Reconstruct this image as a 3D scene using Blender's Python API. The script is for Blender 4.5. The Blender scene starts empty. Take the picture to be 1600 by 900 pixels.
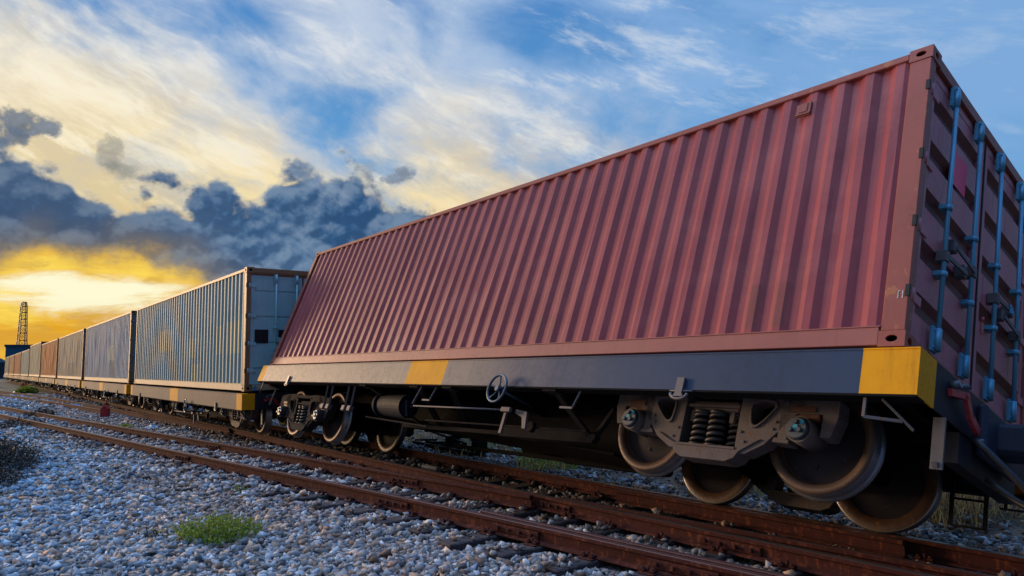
import bpy, math, random
import numpy as np
from mathutils import Vector, Matrix
R = math.radians; PI = math.pi
random.seed(7); rng = np.random.default_rng(7)
sc = bpy.context.scene; COL = sc.collection

# ------------------------------------------------------------------ camera frame
CAM = Vector((0, 0, 1.4912)); YAW = 0.65717; FPX = 1089.46
FW = Vector((-.78744, .60721, .10636)); FW.normalize()
RT = Vector((.60915, .79287, -.01702)); RT = (RT - FW * RT.dot(FW)).normalized()
UP = RT.cross(FW)
HX, HY = -math.cos(YAW), math.sin(YAW)      # level heading
RX, RY = math.sin(YAW), math.cos(YAW)       # level right

# ------------------------------------------------------------------ node helpers
CL, CW, CH = 12.192, 2.438, 2.591      # 40 ft container
class S:
    """socket wrapper: arithmetic on it creates math nodes"""
    def __init__(s, nt, v): s.nt, s.v = nt, v
    def op(s, o, *a, clamp=False):
        n = s.nt.nodes.new('ShaderNodeMath'); n.operation = o; n.use_clamp = clamp
        for i, x in enumerate((s,) + a):
            if isinstance(x, S): s.nt.links.new(x.v, n.inputs[i])
            else: n.inputs[i].default_value = x
        return S(s.nt, n.outputs[0])
    def __add__(s, o): return s.op('ADD', o)
    __radd__ = __add__
    def __sub__(s, o): return s.op('SUBTRACT', o)
    def __rsub__(s, o): return (s * -1) + o
    def __mul__(s, o): return s.op('MULTIPLY', o)
    __rmul__ = __mul__
    def __truediv__(s, o): return s.op('DIVIDE', o)
    def min(s, o): return s.op('MINIMUM', o)
    def max(s, o): return s.op('MAXIMUM', o)
    def clamp(s): return s.op('ADD', 0.0, clamp=True)
    def smooth(s, a, b):
        n = s.nt.nodes.new('ShaderNodeMapRange'); n.interpolation_type = 'SMOOTHSTEP'
        s.nt.links.new(s.v, n.inputs[0]); n.inputs[1].default_value = a; n.inputs[2].default_value = b
        return S(s.nt, n.outputs[0])
def lin(c):
    return tuple(((x / 255) / 12.92 if x / 255 <= .04045 else ((x / 255 + .055) / 1.055) ** 2.4) for x in c)
def mixc(nt, f, a, b, mode='MIX'):
    n = nt.nodes.new('ShaderNodeMix'); n.data_type = 'RGBA'; n.blend_type = mode
    for sock, v in ((n.inputs[0], f), (n.inputs[6], a), (n.inputs[7], b)):
        if isinstance(v, S): nt.links.new(v.v, sock)
        elif isinstance(v, (tuple, list)): sock.default_value = tuple(v)[:3] + (1,)
        else: sock.default_value = v
    return S(nt, n.outputs[2])
def comb(nt, x, y, z):
    n = nt.nodes.new('ShaderNodeCombineXYZ')
    for i, v in enumerate((x, y, z)):
        if isinstance(v, S): nt.links.new(v.v, n.inputs[i])
        else: n.inputs[i].default_value = v
    return S(nt, n.outputs[0])
def noise(nt, vec, scale=5, detail=6, rough=.55, dist=0, lac=2.0):
    n = nt.nodes.new('ShaderNodeTexNoise'); nt.links.new(vec.v, n.inputs['Vector'])
    n.inputs['Scale'].default_value = scale; n.inputs['Detail'].default_value = detail
    n.inputs['Roughness'].default_value = rough; n.inputs['Distortion'].default_value = dist
    n.inputs['Lacunarity'].default_value = lac
    return S(nt, n.outputs[0])
def vscale(nt, v, x, y, z, off=(0, 0, 0)):
    n = nt.nodes.new('ShaderNodeMapping'); nt.links.new(v.v, n.inputs[0])
    n.inputs['Scale'].default_value = (x, y, z); n.inputs['Location'].default_value = off
    return S(nt, n.outputs[0])
def sep(nt, v):
    n = nt.nodes.new('ShaderNodeSeparateXYZ'); nt.links.new(v.v, n.inputs[0])
    return [S(nt, o) for o in n.outputs]
def mat(name):
    m = bpy.data.materials.new(name); m.use_nodes = True
    nt = m.node_tree; b = nt.nodes['Principled BSDF']
    tc = nt.nodes.new('ShaderNodeTexCoord')
    return m, nt, b, S(nt, tc.outputs['Object'])
def setc(nt, b, c): nt.links.new(c.v, b.inputs['Base Color'])
def bump(nt, b, h, strength=.3, dist=.01):
    n = nt.nodes.new('ShaderNodeBump'); n.inputs['Strength'].default_value = strength; n.inputs['Distance'].default_value = dist
    nt.links.new(h.v, n.inputs['Height']); nt.links.new(n.outputs[0], b.inputs['Normal'])
def geo_pos(nt):
    return S(nt, nt.nodes.new('ShaderNodeNewGeometry').outputs['Position'])

def paint(name, col, rough=.45, dirt=(.05, .035, .03), amount=.35, rust=.12, rustcol=(.13, .045, .018), metal=0, scale=1.0,
          streaks=.4, patches=(), bumpy=.15, fade=None, spec=.5, along=None):
    """weathered painted steel: tone drift, grime streaks running down, rust spots, optional faded patches (x0,x1,z0,z1,colour)"""
    m, nt, b, oc = mat(name)
    big = noise(nt, oc, 1.3 * scale, 5, .6); fine = noise(nt, oc, 26 * scale, 6, .7)
    run = noise(nt, vscale(nt, oc, 9, 9, .7), 1.6 * scale, 5, .6)
    c = mixc(nt, big.smooth(.3, .75) * .5, col, tuple(x * .72 for x in col))
    if fade: c = mixc(nt, noise(nt, oc, 2.3 * scale, 6, .65).smooth(.42, .68) * .7, c, fade)
    x, y, z = sep(nt, oc)
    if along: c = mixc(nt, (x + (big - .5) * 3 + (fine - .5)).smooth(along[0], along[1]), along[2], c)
    for (x0, x1, z0, z1, pc) in patches:
        k = x.smooth(x0 - .02, x0 + .02) * (1 - x.smooth(x1 - .02, x1 + .02)) * z.smooth(z0 - .02, z0 + .02) * (1 - z.smooth(z1 - .02, z1 + .02))
        k = k * (fine * .35 + run * 1.0 + big * .2).smooth(.50, .85) * .75 * y.op('ABSOLUTE').smooth(CW / 2 - .034, CW / 2 - .020)
        c = mixc(nt, k, c, pc)
    c = mixc(nt, (run.smooth(.5, .8) * streaks), c, dirt)
    c = mixc(nt, (fine * .5 + big * .5).smooth(.5, .72) * amount, c, dirt)
    if rust:
        rs = (noise(nt, oc, 7 * scale, 8, .72) * .6 + run * .4)
        k = rs.smooth(.64 - rust * .5, .70 - rust * .4)
        c = mixc(nt, k * .85, c, mixc(nt, fine, rustcol, tuple(v * 2.0 for v in rustcol)))
    setc(nt, b, c)
    rr = fine * .3 + (rough - .12)
    nt.links.new(rr.v, b.inputs['Roughness'])
    b.inputs['Metallic'].default_value = metal
    b.inputs['Specular IOR Level'].default_value = spec
    bump(nt, b, fine * .4 + big * 2, bumpy, .012)
    return m
def plain(name, col, rough=.6, metal=0, var=.55):
    m, nt, b, oc = mat(name)
    f = noise(nt, oc, 14, 6, .65)
    setc(nt, b, mixc(nt, f.smooth(.3, .75), col, tuple(x * var for x in col)))
    b.inputs['Roughness'].default_value = rough; b.inputs['Metallic'].default_value = metal
    bump(nt, b, f, .2, .005)
    return m

# ------------------------------------------------------------------ mesh helpers
class MB:
    def __init__(s): s.v = []; s.f = []; s.m = []; s.sm = []
    def add(s, vs, fs, mi=0, smooth=False, M=None):
        o = len(s.v)
        s.v += [tuple(M @ Vector(v)) for v in vs] if M else [tuple(v) for v in vs]
        for f in fs: s.f.append(tuple(i + o for i in f)); s.m.append(mi); s.sm.append(smooth)
    def box(s, x0, x1, y0, y1, z0, z1, mi=0, M=None, ch=0):
        if ch:   # chamfered along every edge
            a, b_, c = (x0, x1), (y0, y1), (z0, z1); vs = []; idx = {}
            for i in (0, 1):
                for j in (0, 1):
                    for k in (0, 1):
                        p = (a[i], b_[j], c[k]); sg = (1 - 2 * i, 1 - 2 * j, 1 - 2 * k)
                        for ax in range(3):
                            q = list(p)
                            for o in range(3):
                                if o != ax: q[o] += sg[o] * ch
                            idx[(i, j, k, ax)] = len(vs); vs.append(q)
            I = idx; fs = []
            def quad(l): fs.append(l)
            for e in (0, 1):
                quad([I[(e, 0, 0, 0)], I[(e, 1, 0, 0)], I[(e, 1, 1, 0)], I[(e, 0, 1, 0)]][::(1 if e else -1)])
                quad([I[(0, e, 0, 1)], I[(1, e, 0, 1)], I[(1, e, 1, 1)], I[(0, e, 1, 1)]][::(-1 if e else 1)])
                quad([I[(0, 0, e, 2)], I[(1, 0, e, 2)], I[(1, 1, e, 2)], I[(0, 1, e, 2)]][::(1 if e else -1)])
            for j in (0, 1):
                for k in (0, 1):
                    fs.append([I[(0, j, k, 1)], I[(1, j, k, 1)], I[(1, j, k, 2)], I[(0, j, k, 2)]])
                    fs.append([I[(j, 0, k, 0)], I[(j, 1, k, 0)], I[(j, 1, k, 2)], I[(j, 0, k, 2)]])
                    fs.append([I[(j, k, 0, 0)], I[(j, k, 1, 0)], I[(j, k, 1, 1)], I[(j, k, 0, 1)]])
                    for l in (0, 1): fs.append([I[(j, k, l, 0)], I[(j, k, l, 1)], I[(j, k, l, 2)]])
            s.add(vs, fs, mi, False, M); return s
        vs = [(x0, y0, z0), (x1, y0, z0), (x1, y1, z0), (x0, y1, z0), (x0, y0, z1), (x1, y0, z1), (x1, y1, z1), (x0, y1, z1)]
        s.add(vs, [(0, 3, 2, 1), (4, 5, 6, 7), (0, 1, 5, 4), (1, 2, 6, 5), (2, 3, 7, 6), (3, 0, 4, 7)], mi, False, M); return s
    def bar(s, p, q, w, h, mi=0, up=(0, 0, 1)):
        p, q = Vector(p), Vector(q); d = (q - p); L = d.length; d.normalize()
        u = Vector(up)
        if abs(d.dot(u)) > .98: u = Vector((1, 0, 0))
        a = d.cross(u).normalized(); b = a.cross(d)
        M = Matrix(((d.x, a.x, b.x, p.x), (d.y, a.y, b.y, p.y), (d.z, a.z, b.z, p.z), (0, 0, 0, 1)))
        return s.box(0, L, -w / 2, w / 2, -h / 2, h / 2, mi, M)
    def cyl(s, p, q, r, r2=None, n=14, mi=0, cap=True, smooth=True):
        p, q = Vector(p), Vector(q); d = (q - p).normalized(); r2 = r if r2 is None else r2
        u = Vector((0, 0, 1)) if abs(d.z) < .9 else Vector((1, 0, 0))
        a = d.cross(u).normalized(); b = a.cross(d)
        vs = [p + (a * math.cos(t) + b * math.sin(t)) * r for t in [2 * PI * i / n for i in range(n)]]
        vs += [q + (a * math.cos(t) + b * math.sin(t)) * r2 for t in [2 * PI * i / n for i in range(n)]]
        s.add(vs, [(i, (i + 1) % n, n + (i + 1) % n, n + i) for i in range(n)], mi, smooth)
        if cap: s.add(vs, [tuple(range(n))[::-1], tuple(range(n, 2 * n))], mi, False)
        return s
    def tube(s, pts, r, n=8, mi=0, closed=False):
        pts = [Vector(p) for p in pts]; N = len(pts); vs = []; prev = None
        for i, p in enumerate(pts):
            if closed: d = pts[(i + 1) % N] - pts[i - 1]
            else: d = pts[min(i + 1, N - 1)] - pts[max(i - 1, 0)]
            d.normalize()
            if prev is None:
                u = Vector((0, 0, 1)) if abs(d.z) < .9 else Vector((1, 0, 0))
                a = d.cross(u).normalized()
            else: a = (prev - d * prev.dot(d)).normalized()
            prev = a; b = a.cross(d)
            vs += [p + (a * math.cos(t) + b * math.sin(t)) * r for t in [2 * PI * k / n for k in range(n)]]
        fs = []
        for i in range(N if closed else N - 1):
            j = (i + 1) % N
            for k in range(n): fs.append((i * n + k, i * n + (k + 1) % n, j * n + (k + 1) % n, j * n + k))
        s.add(vs, fs, mi, True)
        if not closed: s.add(vs, [tuple(range(n))[::-1], tuple(range((N - 1) * n, N * n))], mi)
        return s
    def lathe(s, prof, c=(0, 0, 0), n=48, mi=0, smooth=True, mis=None):
        """revolve (r, y) about the Y axis through c"""
        c = Vector(c); vs = []
        for (r, y) in prof:
            vs += [c + Vector((r * math.cos(2 * PI * k / n), y, r * math.sin(2 * PI * k / n))) for k in range(n)]
        for i in range(len(prof) - 1):
            s.add([], [], 0)
            fs = [(i * n + k, i * n + (k + 1) % n, (i + 1) * n + (k + 1) % n, (i + 1) * n + k) for k in range(n)]
            o = len(s.v)
            for f in fs: s.f.append(tuple(v + o for v in f)); s.m.append(mis[i] if mis else mi); s.sm.append(smooth)
        s.v += [tuple(v) for v in vs]; return s
    def prism(s, poly, y0, y1, mi=0, M=None):
        """extrude an (x, z) outline from y0 to y1"""
        n = len(poly); vs = [(x, y0, z) for x, z in poly] + [(x, y1, z) for x, z in poly]
        s.add(vs, [tuple(range(n)), tuple(range(n, 2 * n))[::-1]] + [(i, n + i, n + (i + 1) % n, (i + 1) % n) for i in range(n)], mi, False, M)
        return s
    def ring(s, outer, inner, y0, y1, mi=0, M=None):
        """plate between two (x, z) outlines of equal count, extruded in y"""
        n = len(outer)
        vs = [(x, y0, z) for x, z in outer] + [(x, y0, z) for x, z in inner] + [(x, y1, z) for x, z in outer] + [(x, y1, z) for x, z in inner]
        fs = []
        for i in range(n):
            j = (i + 1) % n
            fs += [(i, j, n + j, n + i), (2 * n + i, 3 * n + i, 3 * n + j, 2 * n + j), (i, 2 * n + i, 2 * n + j, j), (n + i, n + j, 3 * n + j, 3 * n + i)]
        s.add(vs, fs, mi, False, M); return s
    def build(s, name, mats, parent=None, bevel=0, recalc=True):
        me = bpy.data.meshes.new(name); me.from_pydata(s.v, [], s.f)
        if not isinstance(mats, (list, tuple)): mats = [mats]
        for m in mats: me.materials.append(m)
        me.polygons.foreach_set('material_index', s.m); me.polygons.foreach_set('use_smooth', s.sm)
        if recalc:
            import bmesh
            bm = bmesh.new(); bm.from_mesh(me); bmesh.ops.remove_doubles(bm, verts=bm.verts, dist=1e-5)
            bmesh.ops.recalc_face_normals(bm, faces=bm.faces); bm.to_mesh(me); bm.free()
        me.update()
        o = bpy.data.objects.new(name, me); COL.objects.link(o)
        if parent: o.parent = parent
        if bevel:
            b = o.modifiers.new('Bevel', 'BEVEL'); b.width = bevel; b.segments = 2; b.limit_method = 'ANGLE'; b.angle_limit = R(40)
        return o
def tag(o, label=None, cat=None, group=None, kind=None):
    if label: o['label'] = label
    if cat: o['category'] = cat
    if group: o['group'] = group
    if kind: o['kind'] = kind
    return o
def empty(name, loc=(0, 0, 0), rz=0):
    o = bpy.data.objects.new(name, None); COL.objects.link(o); o.location = loc; o.rotation_euler = (0, 0, rz); return o
def copy_tree(o, parent=None):
    c = o.copy(); COL.objects.link(c); c.parent = parent
    for ch in [x for x in o.children]: copy_tree(ch, c)
    return c
def oval(cx, cz, rx, rz, n=16): return [(cx + rx * math.cos(2 * PI * i / n), cz + rz * math.sin(2 * PI * i / n)) for i in range(n)]
def rect_pts(x0, x1, z0, z1, n=16):
    cx, cz = (x0 + x1) / 2, (z0 + z1) / 2; out = []
    for i in range(n):
        a = 2 * PI * i / n; c, s_ = math.cos(a), math.sin(a); k = 1 / max(abs(c), abs(s_))
        out.append((cx + c * k * (x1 - x0) / 2, cz + s_ * k * (z1 - z0) / 2))
    return out

# ------------------------------------------------------------------ world: procedural dusk sky
def sky():
    w = bpy.data.worlds.new('World'); sc.world = w; w.use_nodes = True; nt = w.node_tree
    bg = nt.nodes['Background']; out = nt.nodes['World Output']
    g = S(nt, nt.nodes.new('ShaderNodeTexCoord').outputs['Generated'])
    dx, dy, dz = sep(nt, g)
    f = dx * HX + dy * HY; r = dx * RX + dy * RY
    az = r.op('ARCTAN2', f)
    hor = (dx * dx + dy * dy).op('SQRT').max(.02)
    t = dz / hor                                    # tangent of the elevation
    def pa(px, py):                                  # photo position -> azimuth, tan elevation
        d = FW + RT * ((px - 800) / FPX) - UP * ((py - 450) / FPX)
        return math.atan2(d.x * RX + d.y * RY, d.x * HX + d.y * HY), d.z / math.hypot(d.x, d.y)
    def curve(pts, lo=-1.2, hi=1.2):                 # function of azimuth through photo points
        n = nt.nodes.new('ShaderNodeFloatCurve'); c = n.mapping.curves[0]
        q = sorted(pa(*p) for p in pts)
        q = [(lo, q[0][1])] + q + [(hi, q[-1][1])]
        q = [((a - lo) / (hi - lo), v) for a, v in q]
        c.points[0].location = q[0]; c.points[1].location = q[-1]
        for p in q[1:-1]: c.points.new(*p)
        for p in c.points: p.handle_type = 'AUTO'
        n.mapping.update()
        nt.links.new(((az - lo) / (hi - lo)).clamp().v, n.inputs[1])
        return S(nt, n.outputs[0])
    # base: physical sky tinting a hand-set blue gradient
    n = nt.nodes.new('ShaderNodeTexSky'); n.sky_type = 'NISHITA'; n.sun_disc = False
    n.sun_elevation = SUN_EL; n.sun_rotation = SUNROT
    skyc = mixc(nt, 1.0, S(nt, n.outputs[0]), (.10, .10, .10), 'MULTIPLY')
    blue = mixc(nt, t.smooth(.1, .8), lin((96, 162, 216)), lin((58, 124, 198)))
    base = mixc(nt, .10, blue, skyc)
    def blob(px, py, rx, ry, rot=0):                 # soft gaussian-like bump, photo pixels
        a0, t0 = pa(px, py); c, s_ = math.cos(rot), math.sin(rot); X = az - a0; Y = t - t0; rx /= FPX; ry /= FPX
        q = (X * c + Y * s_) * (1 / rx); p = (Y * c - X * s_) * (1 / ry)
        return 1 - (q * q + p * p).smooth(0, 2.2)
    a_ = R(-25); ux = az * math.cos(a_) + t * math.sin(a_); uy = t * math.cos(a_) - az * math.sin(a_)
    warp = noise(nt, comb(nt, az * 1.0, t * 1.0, 3.3), 2.4, 3, .5)
    soft = noise(nt, comb(nt, ux * 1.4 + warp * .5, uy * 2.2 + warp * .5, 12.7), 2.4, 7, .55)
    st1 = noise(nt, comb(nt, ux * 1.6 + warp * .8, uy * 4.4 + warp * .9, 1.7), 2.4, 10, .62)
    st2 = noise(nt, comb(nt, ux * 3 + warp, uy * 10 + warp * 1.2, 9.1), 3.0, 10, .68)
    puffy = noise(nt, comb(nt, az * 1.3, t * 1.9, 5.2), 5.0, 10, .62, .2)
    holes = (blob(545, 150, 110, 50, .5) * .75).max(blob(870, 45, 110, 60, -.2)).max(blob(130, 10, 90, 26, -.5)).max(blob(1585, 235, 90, 45) * .8).max(blob(400, 10, 60, 40) * .6).max(blob(640, 40, 60, 70) * .5)
    # thin lavender white veil over the whole upper sky
    veil = (soft * .6 + puffy * .25 + st1 * .25 - holes * .10).smooth(.35, .62)
    vcol = mixc(nt, (az * -1).smooth(-.35, .45), lin((138, 178, 224)), lin((218, 224, 232)))
    base = mixc(nt, veil * (.84 - az.smooth(.15, .6) * .15), base, vcol)
    fib = (st2 * .6 + st1 * .5 - holes * .05).smooth(.54, .70)
    base = mixc(nt, fib * .45 * (1 - az.smooth(.2, .6) * .6), base, lin((238, 238, 236)))
    # warm cirrostratus sheet
    c1 = curve([(0, -120), (90, -40), (180, 20), (260, 60), (330, 120), (430, 180), (520, 190), (600, 185), (700, 160), (820, 165), (950, 190), (1100, 260), (1300, 350), (1600, 440)])
    k = (c1 - t) * 4.2 + (st1 - .5) * 1.5 + (puffy - .5) * 1.3 + (soft - .5) * 1.2 - holes * .10
    cir = k.smooth(-.45, .75)
    warm = mixc(nt, t.smooth(.17, .50), lin((252, 226, 160)), lin((242, 238, 228)))
    warm = mixc(nt, az.smooth(-.25, .2), warm, mixc(nt, t.smooth(.22, .42), lin((236, 218, 190)), lin((214, 216, 220))))
    warm = mixc(nt, (1 - (st2 * .5 + st1 * .5).smooth(.40, .56)) * .55, warm, lin((196, 180, 150)))
    warm = mixc(nt, (1 - puffy.smooth(.36, .52)) * .35, warm, lin((176, 184, 190)))
    warm = mixc(nt, st2.smooth(.5, .66) * .5, warm, lin((255, 248, 226)))
    base = mixc(nt, cir * .95, base, warm)
    # golden band under the cloud bank
    gs = noise(nt, comb(nt, az * 2.2, t * 15, 2.2), 2.4, 9, .64, .4); gs2 = noise(nt, comb(nt, az * 3.2, t * 8, 8.8), 3.4, 9, .62, .8)
    gold = mixc(nt, gs.smooth(.40, .60), lin((232, 166, 30)), lin((255, 220, 92)))
    gold = mixc(nt, gs2.smooth(.50, .62) * .55, gold, lin((200, 158, 80)))
    ca, ct = pa(130, 458)
    dcore = ((az - ca) * (az - ca) * 40 + (t - ct) * (t - ct) * 900)
    gold = mixc(nt, (1 - (dcore + (gs - .5) * 5.5 + (gs2 - .5) * 2).smooth(-.2, 1.0)), gold, lin((255, 250, 212)))
    gold = mixc(nt, (1 - (t + (gs - .5) * .03).smooth(.02, .09)) * .60, gold, lin((222, 162, 54)))
    low = (1 - t.smooth(.13, .22)) * (1 - az.smooth(-.42, .02))
    base = mixc(nt, low, base, gold)
    hz = (1 - t.smooth(.0, .2)) * az.smooth(-.3, .1)
    base = mixc(nt, hz * .8, base, lin((150, 168, 190)))
    # cumulus bank
    top = curve([(-200, 250), (0, 256), (55, 268), (105, 286), (150, 308), (185, 316), (235, 306), (290, 316), (345, 300), (375, 314), (405, 304), (432, 272), (470, 258),
                 (510, 276), (545, 258), (590, 288), (640, 322), (690, 332), (760, 350), (900, 380), (1100, 400), (1600, 420)])
    bot = curve([(-200, 432), (0, 436), (50, 412), (110, 430), (170, 424), (220, 428), (280, 446), (350, 480), (450, 520), (600, 560), (1600, 590)])
    P_ = lambda sx, sy, z: comb(nt, az * sx, t * sy, z)
    cu = noise(nt, P_(1, 1.15, 7.7), 8.5, 13, .60, .05)
    cuo = noise(nt, comb(nt, az - .010, t * 1.15 + .022, 7.7), 8.5, 6, .58, .05)
    cuf = noise(nt, P_(1, 1.1, 1.7), 30, 8, .62, .1); cufo = noise(nt, comb(nt, az - .004, t * 1.1 + .007, 1.7), 30, 6, .6, .1)
    def billow(sc_, z, ox=0, oy=0):
        b_ = None
        for k_, (f_, w_) in enumerate(((1, 1), (2.1, .50), (4.5, .24), (9.5, .12))):
            n_ = noise(nt, comb(nt, az * sc_ * f_ + (z + k_ * 3.7 + ox * sc_ * f_), t * sc_ * f_ * 1.1 + oy * sc_ * f_, z), 1.0, 0, .5)
            v_ = (n_ - .5).op('ABSOLUTE') * (2.2 * w_); b_ = v_ if b_ is None else b_ + v_
        return b_
    bl = billow(13, 2.3); blo = billow(13, 2.3, -.006, .011)
    fld = (top - t) + (bl - .36) * .072 + (cu - .5) * .05
    fldb = (t - bot) + (cu - .5) * .09 + (cuf - .5) * .03
    edge = fld.smooth(-.008, .020)
    bank = edge * fldb.smooth(-.015, .030)
    big = noise(nt, P_(1, 1.7, 4.1), 5.5, 9, .58, .4)
    relief = ((blo - bl) * -1.5 + (cu - cuo) * 2.0 + .45).clamp()
    dark = mixc(nt, big.smooth(.38, .62), lin((48, 88, 132)), lin((80, 112, 148)))
    dark = mixc(nt, relief.smooth(.25, 1.0) * .44, dark, lin((146, 166, 186)))
    dark = mixc(nt, (1 - relief.smooth(.15, .5)) * .45, dark, lin((46, 72, 104)))
    dark = mixc(nt, (1 - az.smooth(-.60, -.30)) * .35, dark, lin((84, 96, 114)))
    dark = mixc(nt, (1 - fldb.smooth(.0, .09)) * (1 - az.smooth(-.42, -.1)) * .6, dark, lin((150, 130, 92)))
    lit = noise(nt, comb(nt, ux * 1.5, uy * 4.0, 6.6), 5, 9, .6).smooth(.54, .68) * az.smooth(-.5, -.2)
    dark = mixc(nt, lit * .45, dark, lin((158, 176, 198)))
    rim = (1 - fld.smooth(.002, .030)) * cuf.smooth(.35, .6)
    dark = mixc(nt, rim * .70, dark, lin((244, 234, 206)))
    dark = mixc(nt, (1 - bl.smooth(.05, .40)) * .30, dark, lin((40, 70, 106)))
    rimb = (1 - fldb.smooth(.0, .040)) * (1 - az.smooth(-.45, -.25))
    dark = mixc(nt, rimb * .85, dark, lin((250, 200, 70)))
    base = mixc(nt, bank, base, dark)
    # loose scraps of cloud above the bank
    def scrap(px, py, rx, ry, col, base, k=.9, rot=0):
        B_ = blob(px, py, rx * .72, ry * .78, rot); F = B_ * 1.3 - .45 + ((cu - .5) * 2.4 + (cuf - .5) * 4.2) * B_.smooth(.0, .25) - (1 - B_.smooth(.0, .2))
        sh = ((cuf - cufo) * 3 + .5).clamp()
        return mixc(nt, F.smooth(-.05, .85) * k, base, mixc(nt, sh, col, tuple(v * 1.9 for v in col)))
    base = scrap(30, 190, 60, 24, lin((84, 96, 112)), base)
    base = scrap(0, 212, 40, 18, lin((84, 96, 112)), base)
    base = scrap(172, 238, 24, 34, lin((136, 134, 126)), base, .8)
    base = scrap(190, 266, 28, 16, lin((128, 128, 122)), base, .8)
    base = scrap(622, 274, 44, 18, lin((98, 110, 126)), base, .85, .35)
    base = scrap(585, 262, 26, 22, lin((110, 124, 140)), base, .6)
    # below the horizon: dull ground tone so nothing bright shines upward
    east = (dx - dy * .5).smooth(-.60, .85)
    base = mixc(nt, 1.0, base, mixc(nt, east, (1, 1, 1), (.21, .30, .40)), 'MULTIPLY')  # unseen sky behind the camera dimmed to deepen contrast on the container ribs
    base = mixc(nt, 1.0, base, mixc(nt, t.smooth(.75, 2.2), (1, 1, 1), (4.0, 4.2, 4.5)), 'MULTIPLY')  # sky overhead, out of view, boosted as added fill light
    base = mixc(nt, t.smooth(-.06, -.01), lin((90, 92, 96)), base)
    nt.links.new(base.v, bg.inputs[0]); bg.inputs[1].default_value = 1.0
    nt.links.new(bg.outputs[0], out.inputs[0])
SUN_AZ = R(22)            # degrees toward the camera side of the track's far direction
SUN_EL = R(9)
SUNDIR = Vector((-math.cos(SUN_AZ) * math.cos(SUN_EL), -math.sin(SUN_AZ) * math.cos(SUN_EL), math.sin(SUN_EL)))
SUNROT = math.atan2(SUNDIR.x, SUNDIR.y)
sky()
sd = bpy.data.lights.new('sun', 'SUN'); sd.energy = 2.3; sd.angle = R(14); sd.color = (1, .66, .40)
so = bpy.data.objects.new('sun', sd); COL.objects.link(so); so.rotation_euler = SUNDIR.to_track_quat('Z', 'Y').to_euler(); so.location = SUNDIR * 50

cd = bpy.data.cameras.new('camera'); cam = bpy.data.objects.new('camera', cd); COL.objects.link(cam); sc.camera = cam
cd.sensor_width = 36; cd.lens = FPX / 1600 * 36; cd.clip_end = 5000; cd.clip_start = .05
M = Matrix((RT, UP, -FW)).transposed().to_4x4(); M.translation = CAM; cam.matrix_world = M
sc.view_settings.view_transform = 'Standard'; sc.view_settings.look = 'None'; sc.view_settings.exposure = 0; sc.view_settings.gamma = 1

# ------------------------------------------------------------------ materials
RUST = paint('rail_rust', (.082, .027, .024), .85, (.030, .012, .013), .5, .25, (.135, .042, .022), scale=2, streaks=.5, bumpy=.5, spec=.12)
RUSTTOP = paint('rail_head', (.13, .060, .052), .36, (.05, .02, .02), .5, .1, (.14, .05, .03), metal=.2, scale=2, streaks=.3, bumpy=.2)
RAILSHINE = paint('rail_running_band', (.26, .20, .18), .28, (.08, .05, .045), .4, .1, (.14, .05, .03), metal=.7, scale=2, streaks=.3, bumpy=.05)
DARKSTEEL = paint('underframe_grime', (.007, .007, .009), .85, (.006, .005, .005), .5, .08, (.022, .010, .008), spec=.15)
CAST = paint('cast_bogie_steel', (.135, .112, .115), .7, (.035, .024, .022), .6, .22, (.11, .045, .025), scale=2, bumpy=.5)
WHEELWEB = paint('wheel_web', (.030, .026, .036), .6, (.03, .018, .014), .5, .1, (.08, .035, .018), scale=2, spec=.15)
WHEELRIM = paint('wheel_rim_rust', (.10, .050, .032), .4, (.035, .022, .02), .6, .18, (.20, .085, .028), scale=3, bumpy=.3)
RIMEDGE = paint('wheel_rim_worn_edge', (.15, .095, .070), .5, (.09, .05, .035), .5, .15, (.24, .10, .03), metal=.5, scale=3, bumpy=.1)
TREAD = paint('wheel_tread', (.34, .33, .36), .28, (.10, .08, .07), .2, .0, metal=.8, bumpy=.02, streaks=.2)
HUB = paint('axle_end_cap', (.10, .12, .15), .45, (.03, .03, .035), .5, .1, (.07, .03, .02), metal=.3, scale=3)
CAPBLUE = plain('worn_blue_chalk', (.02, .50, .75), .5)
GREYMETAL = paint('bare_grey_metal', (.12, .11, .12), .6, (.05, .04, .04), .4, .2, metal=.3, scale=3)
BRAKEBLUE = paint('brake_wheel_blue', (.05, .09, .15), .35, (.03, .03, .04), .3, .05, metal=.3, scale=3)
SILL = paint('sill_grey_painted_sheen', (.026, .055, .120), .5, (.022, .030, .048), .4, .0, scale=.9, streaks=.4, fade=(.034, .060, .115), bumpy=.12, spec=.28, along=(-6.5, -2.6, (.26, .215, .17)))  # warm sky reflection toward the far end is painted into the base colour
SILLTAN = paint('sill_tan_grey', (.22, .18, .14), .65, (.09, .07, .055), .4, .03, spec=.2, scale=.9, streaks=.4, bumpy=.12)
YEL = paint('sill_yellow', (.90, .40, .006), .6, (.34, .13, .012), .30, .0, (.22, .08, .015), scale=1.5, streaks=.40, bumpy=.08, spec=.2)
YELD = paint('sill_yellow_end', (.90, .36, .006), .6, (.3, .12, .012), .35, .0, (.2, .08, .015), scale=1.5, streaks=.2, bumpy=.1, spec=.2)
REDP = paint('container_red', (.32, .062, .078), .42, (.15, .034, .044), .35, .015, (.20, .07, .035), scale=.8, streaks=.5, bumpy=.06, patches=[(-5.6, -5.42, .5, .95, (.42, .20, .17)), (-7.4, -7.1, .18, .42, (.36, .20, .15)), (-2.7, -2.5, 1.5, 2.1, (.24, .09, .08)), (-9.6, -9.2, 1.2, 2.3, (.30, .10, .10)), (-1.3, -.9, .2, .6, (.20, .06, .05)), (-4.0, -3.7, .2, .5, (.22, .07, .055))], fade=(.37, .098, .108), spec=.38)
REDPOST = paint('container_red_post', (.33, .085, .062), .5, (.11, .045, .035), .4, .17, (.30, .11, .045), scale=1.2, streaks=.35, bumpy=.15)
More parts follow.
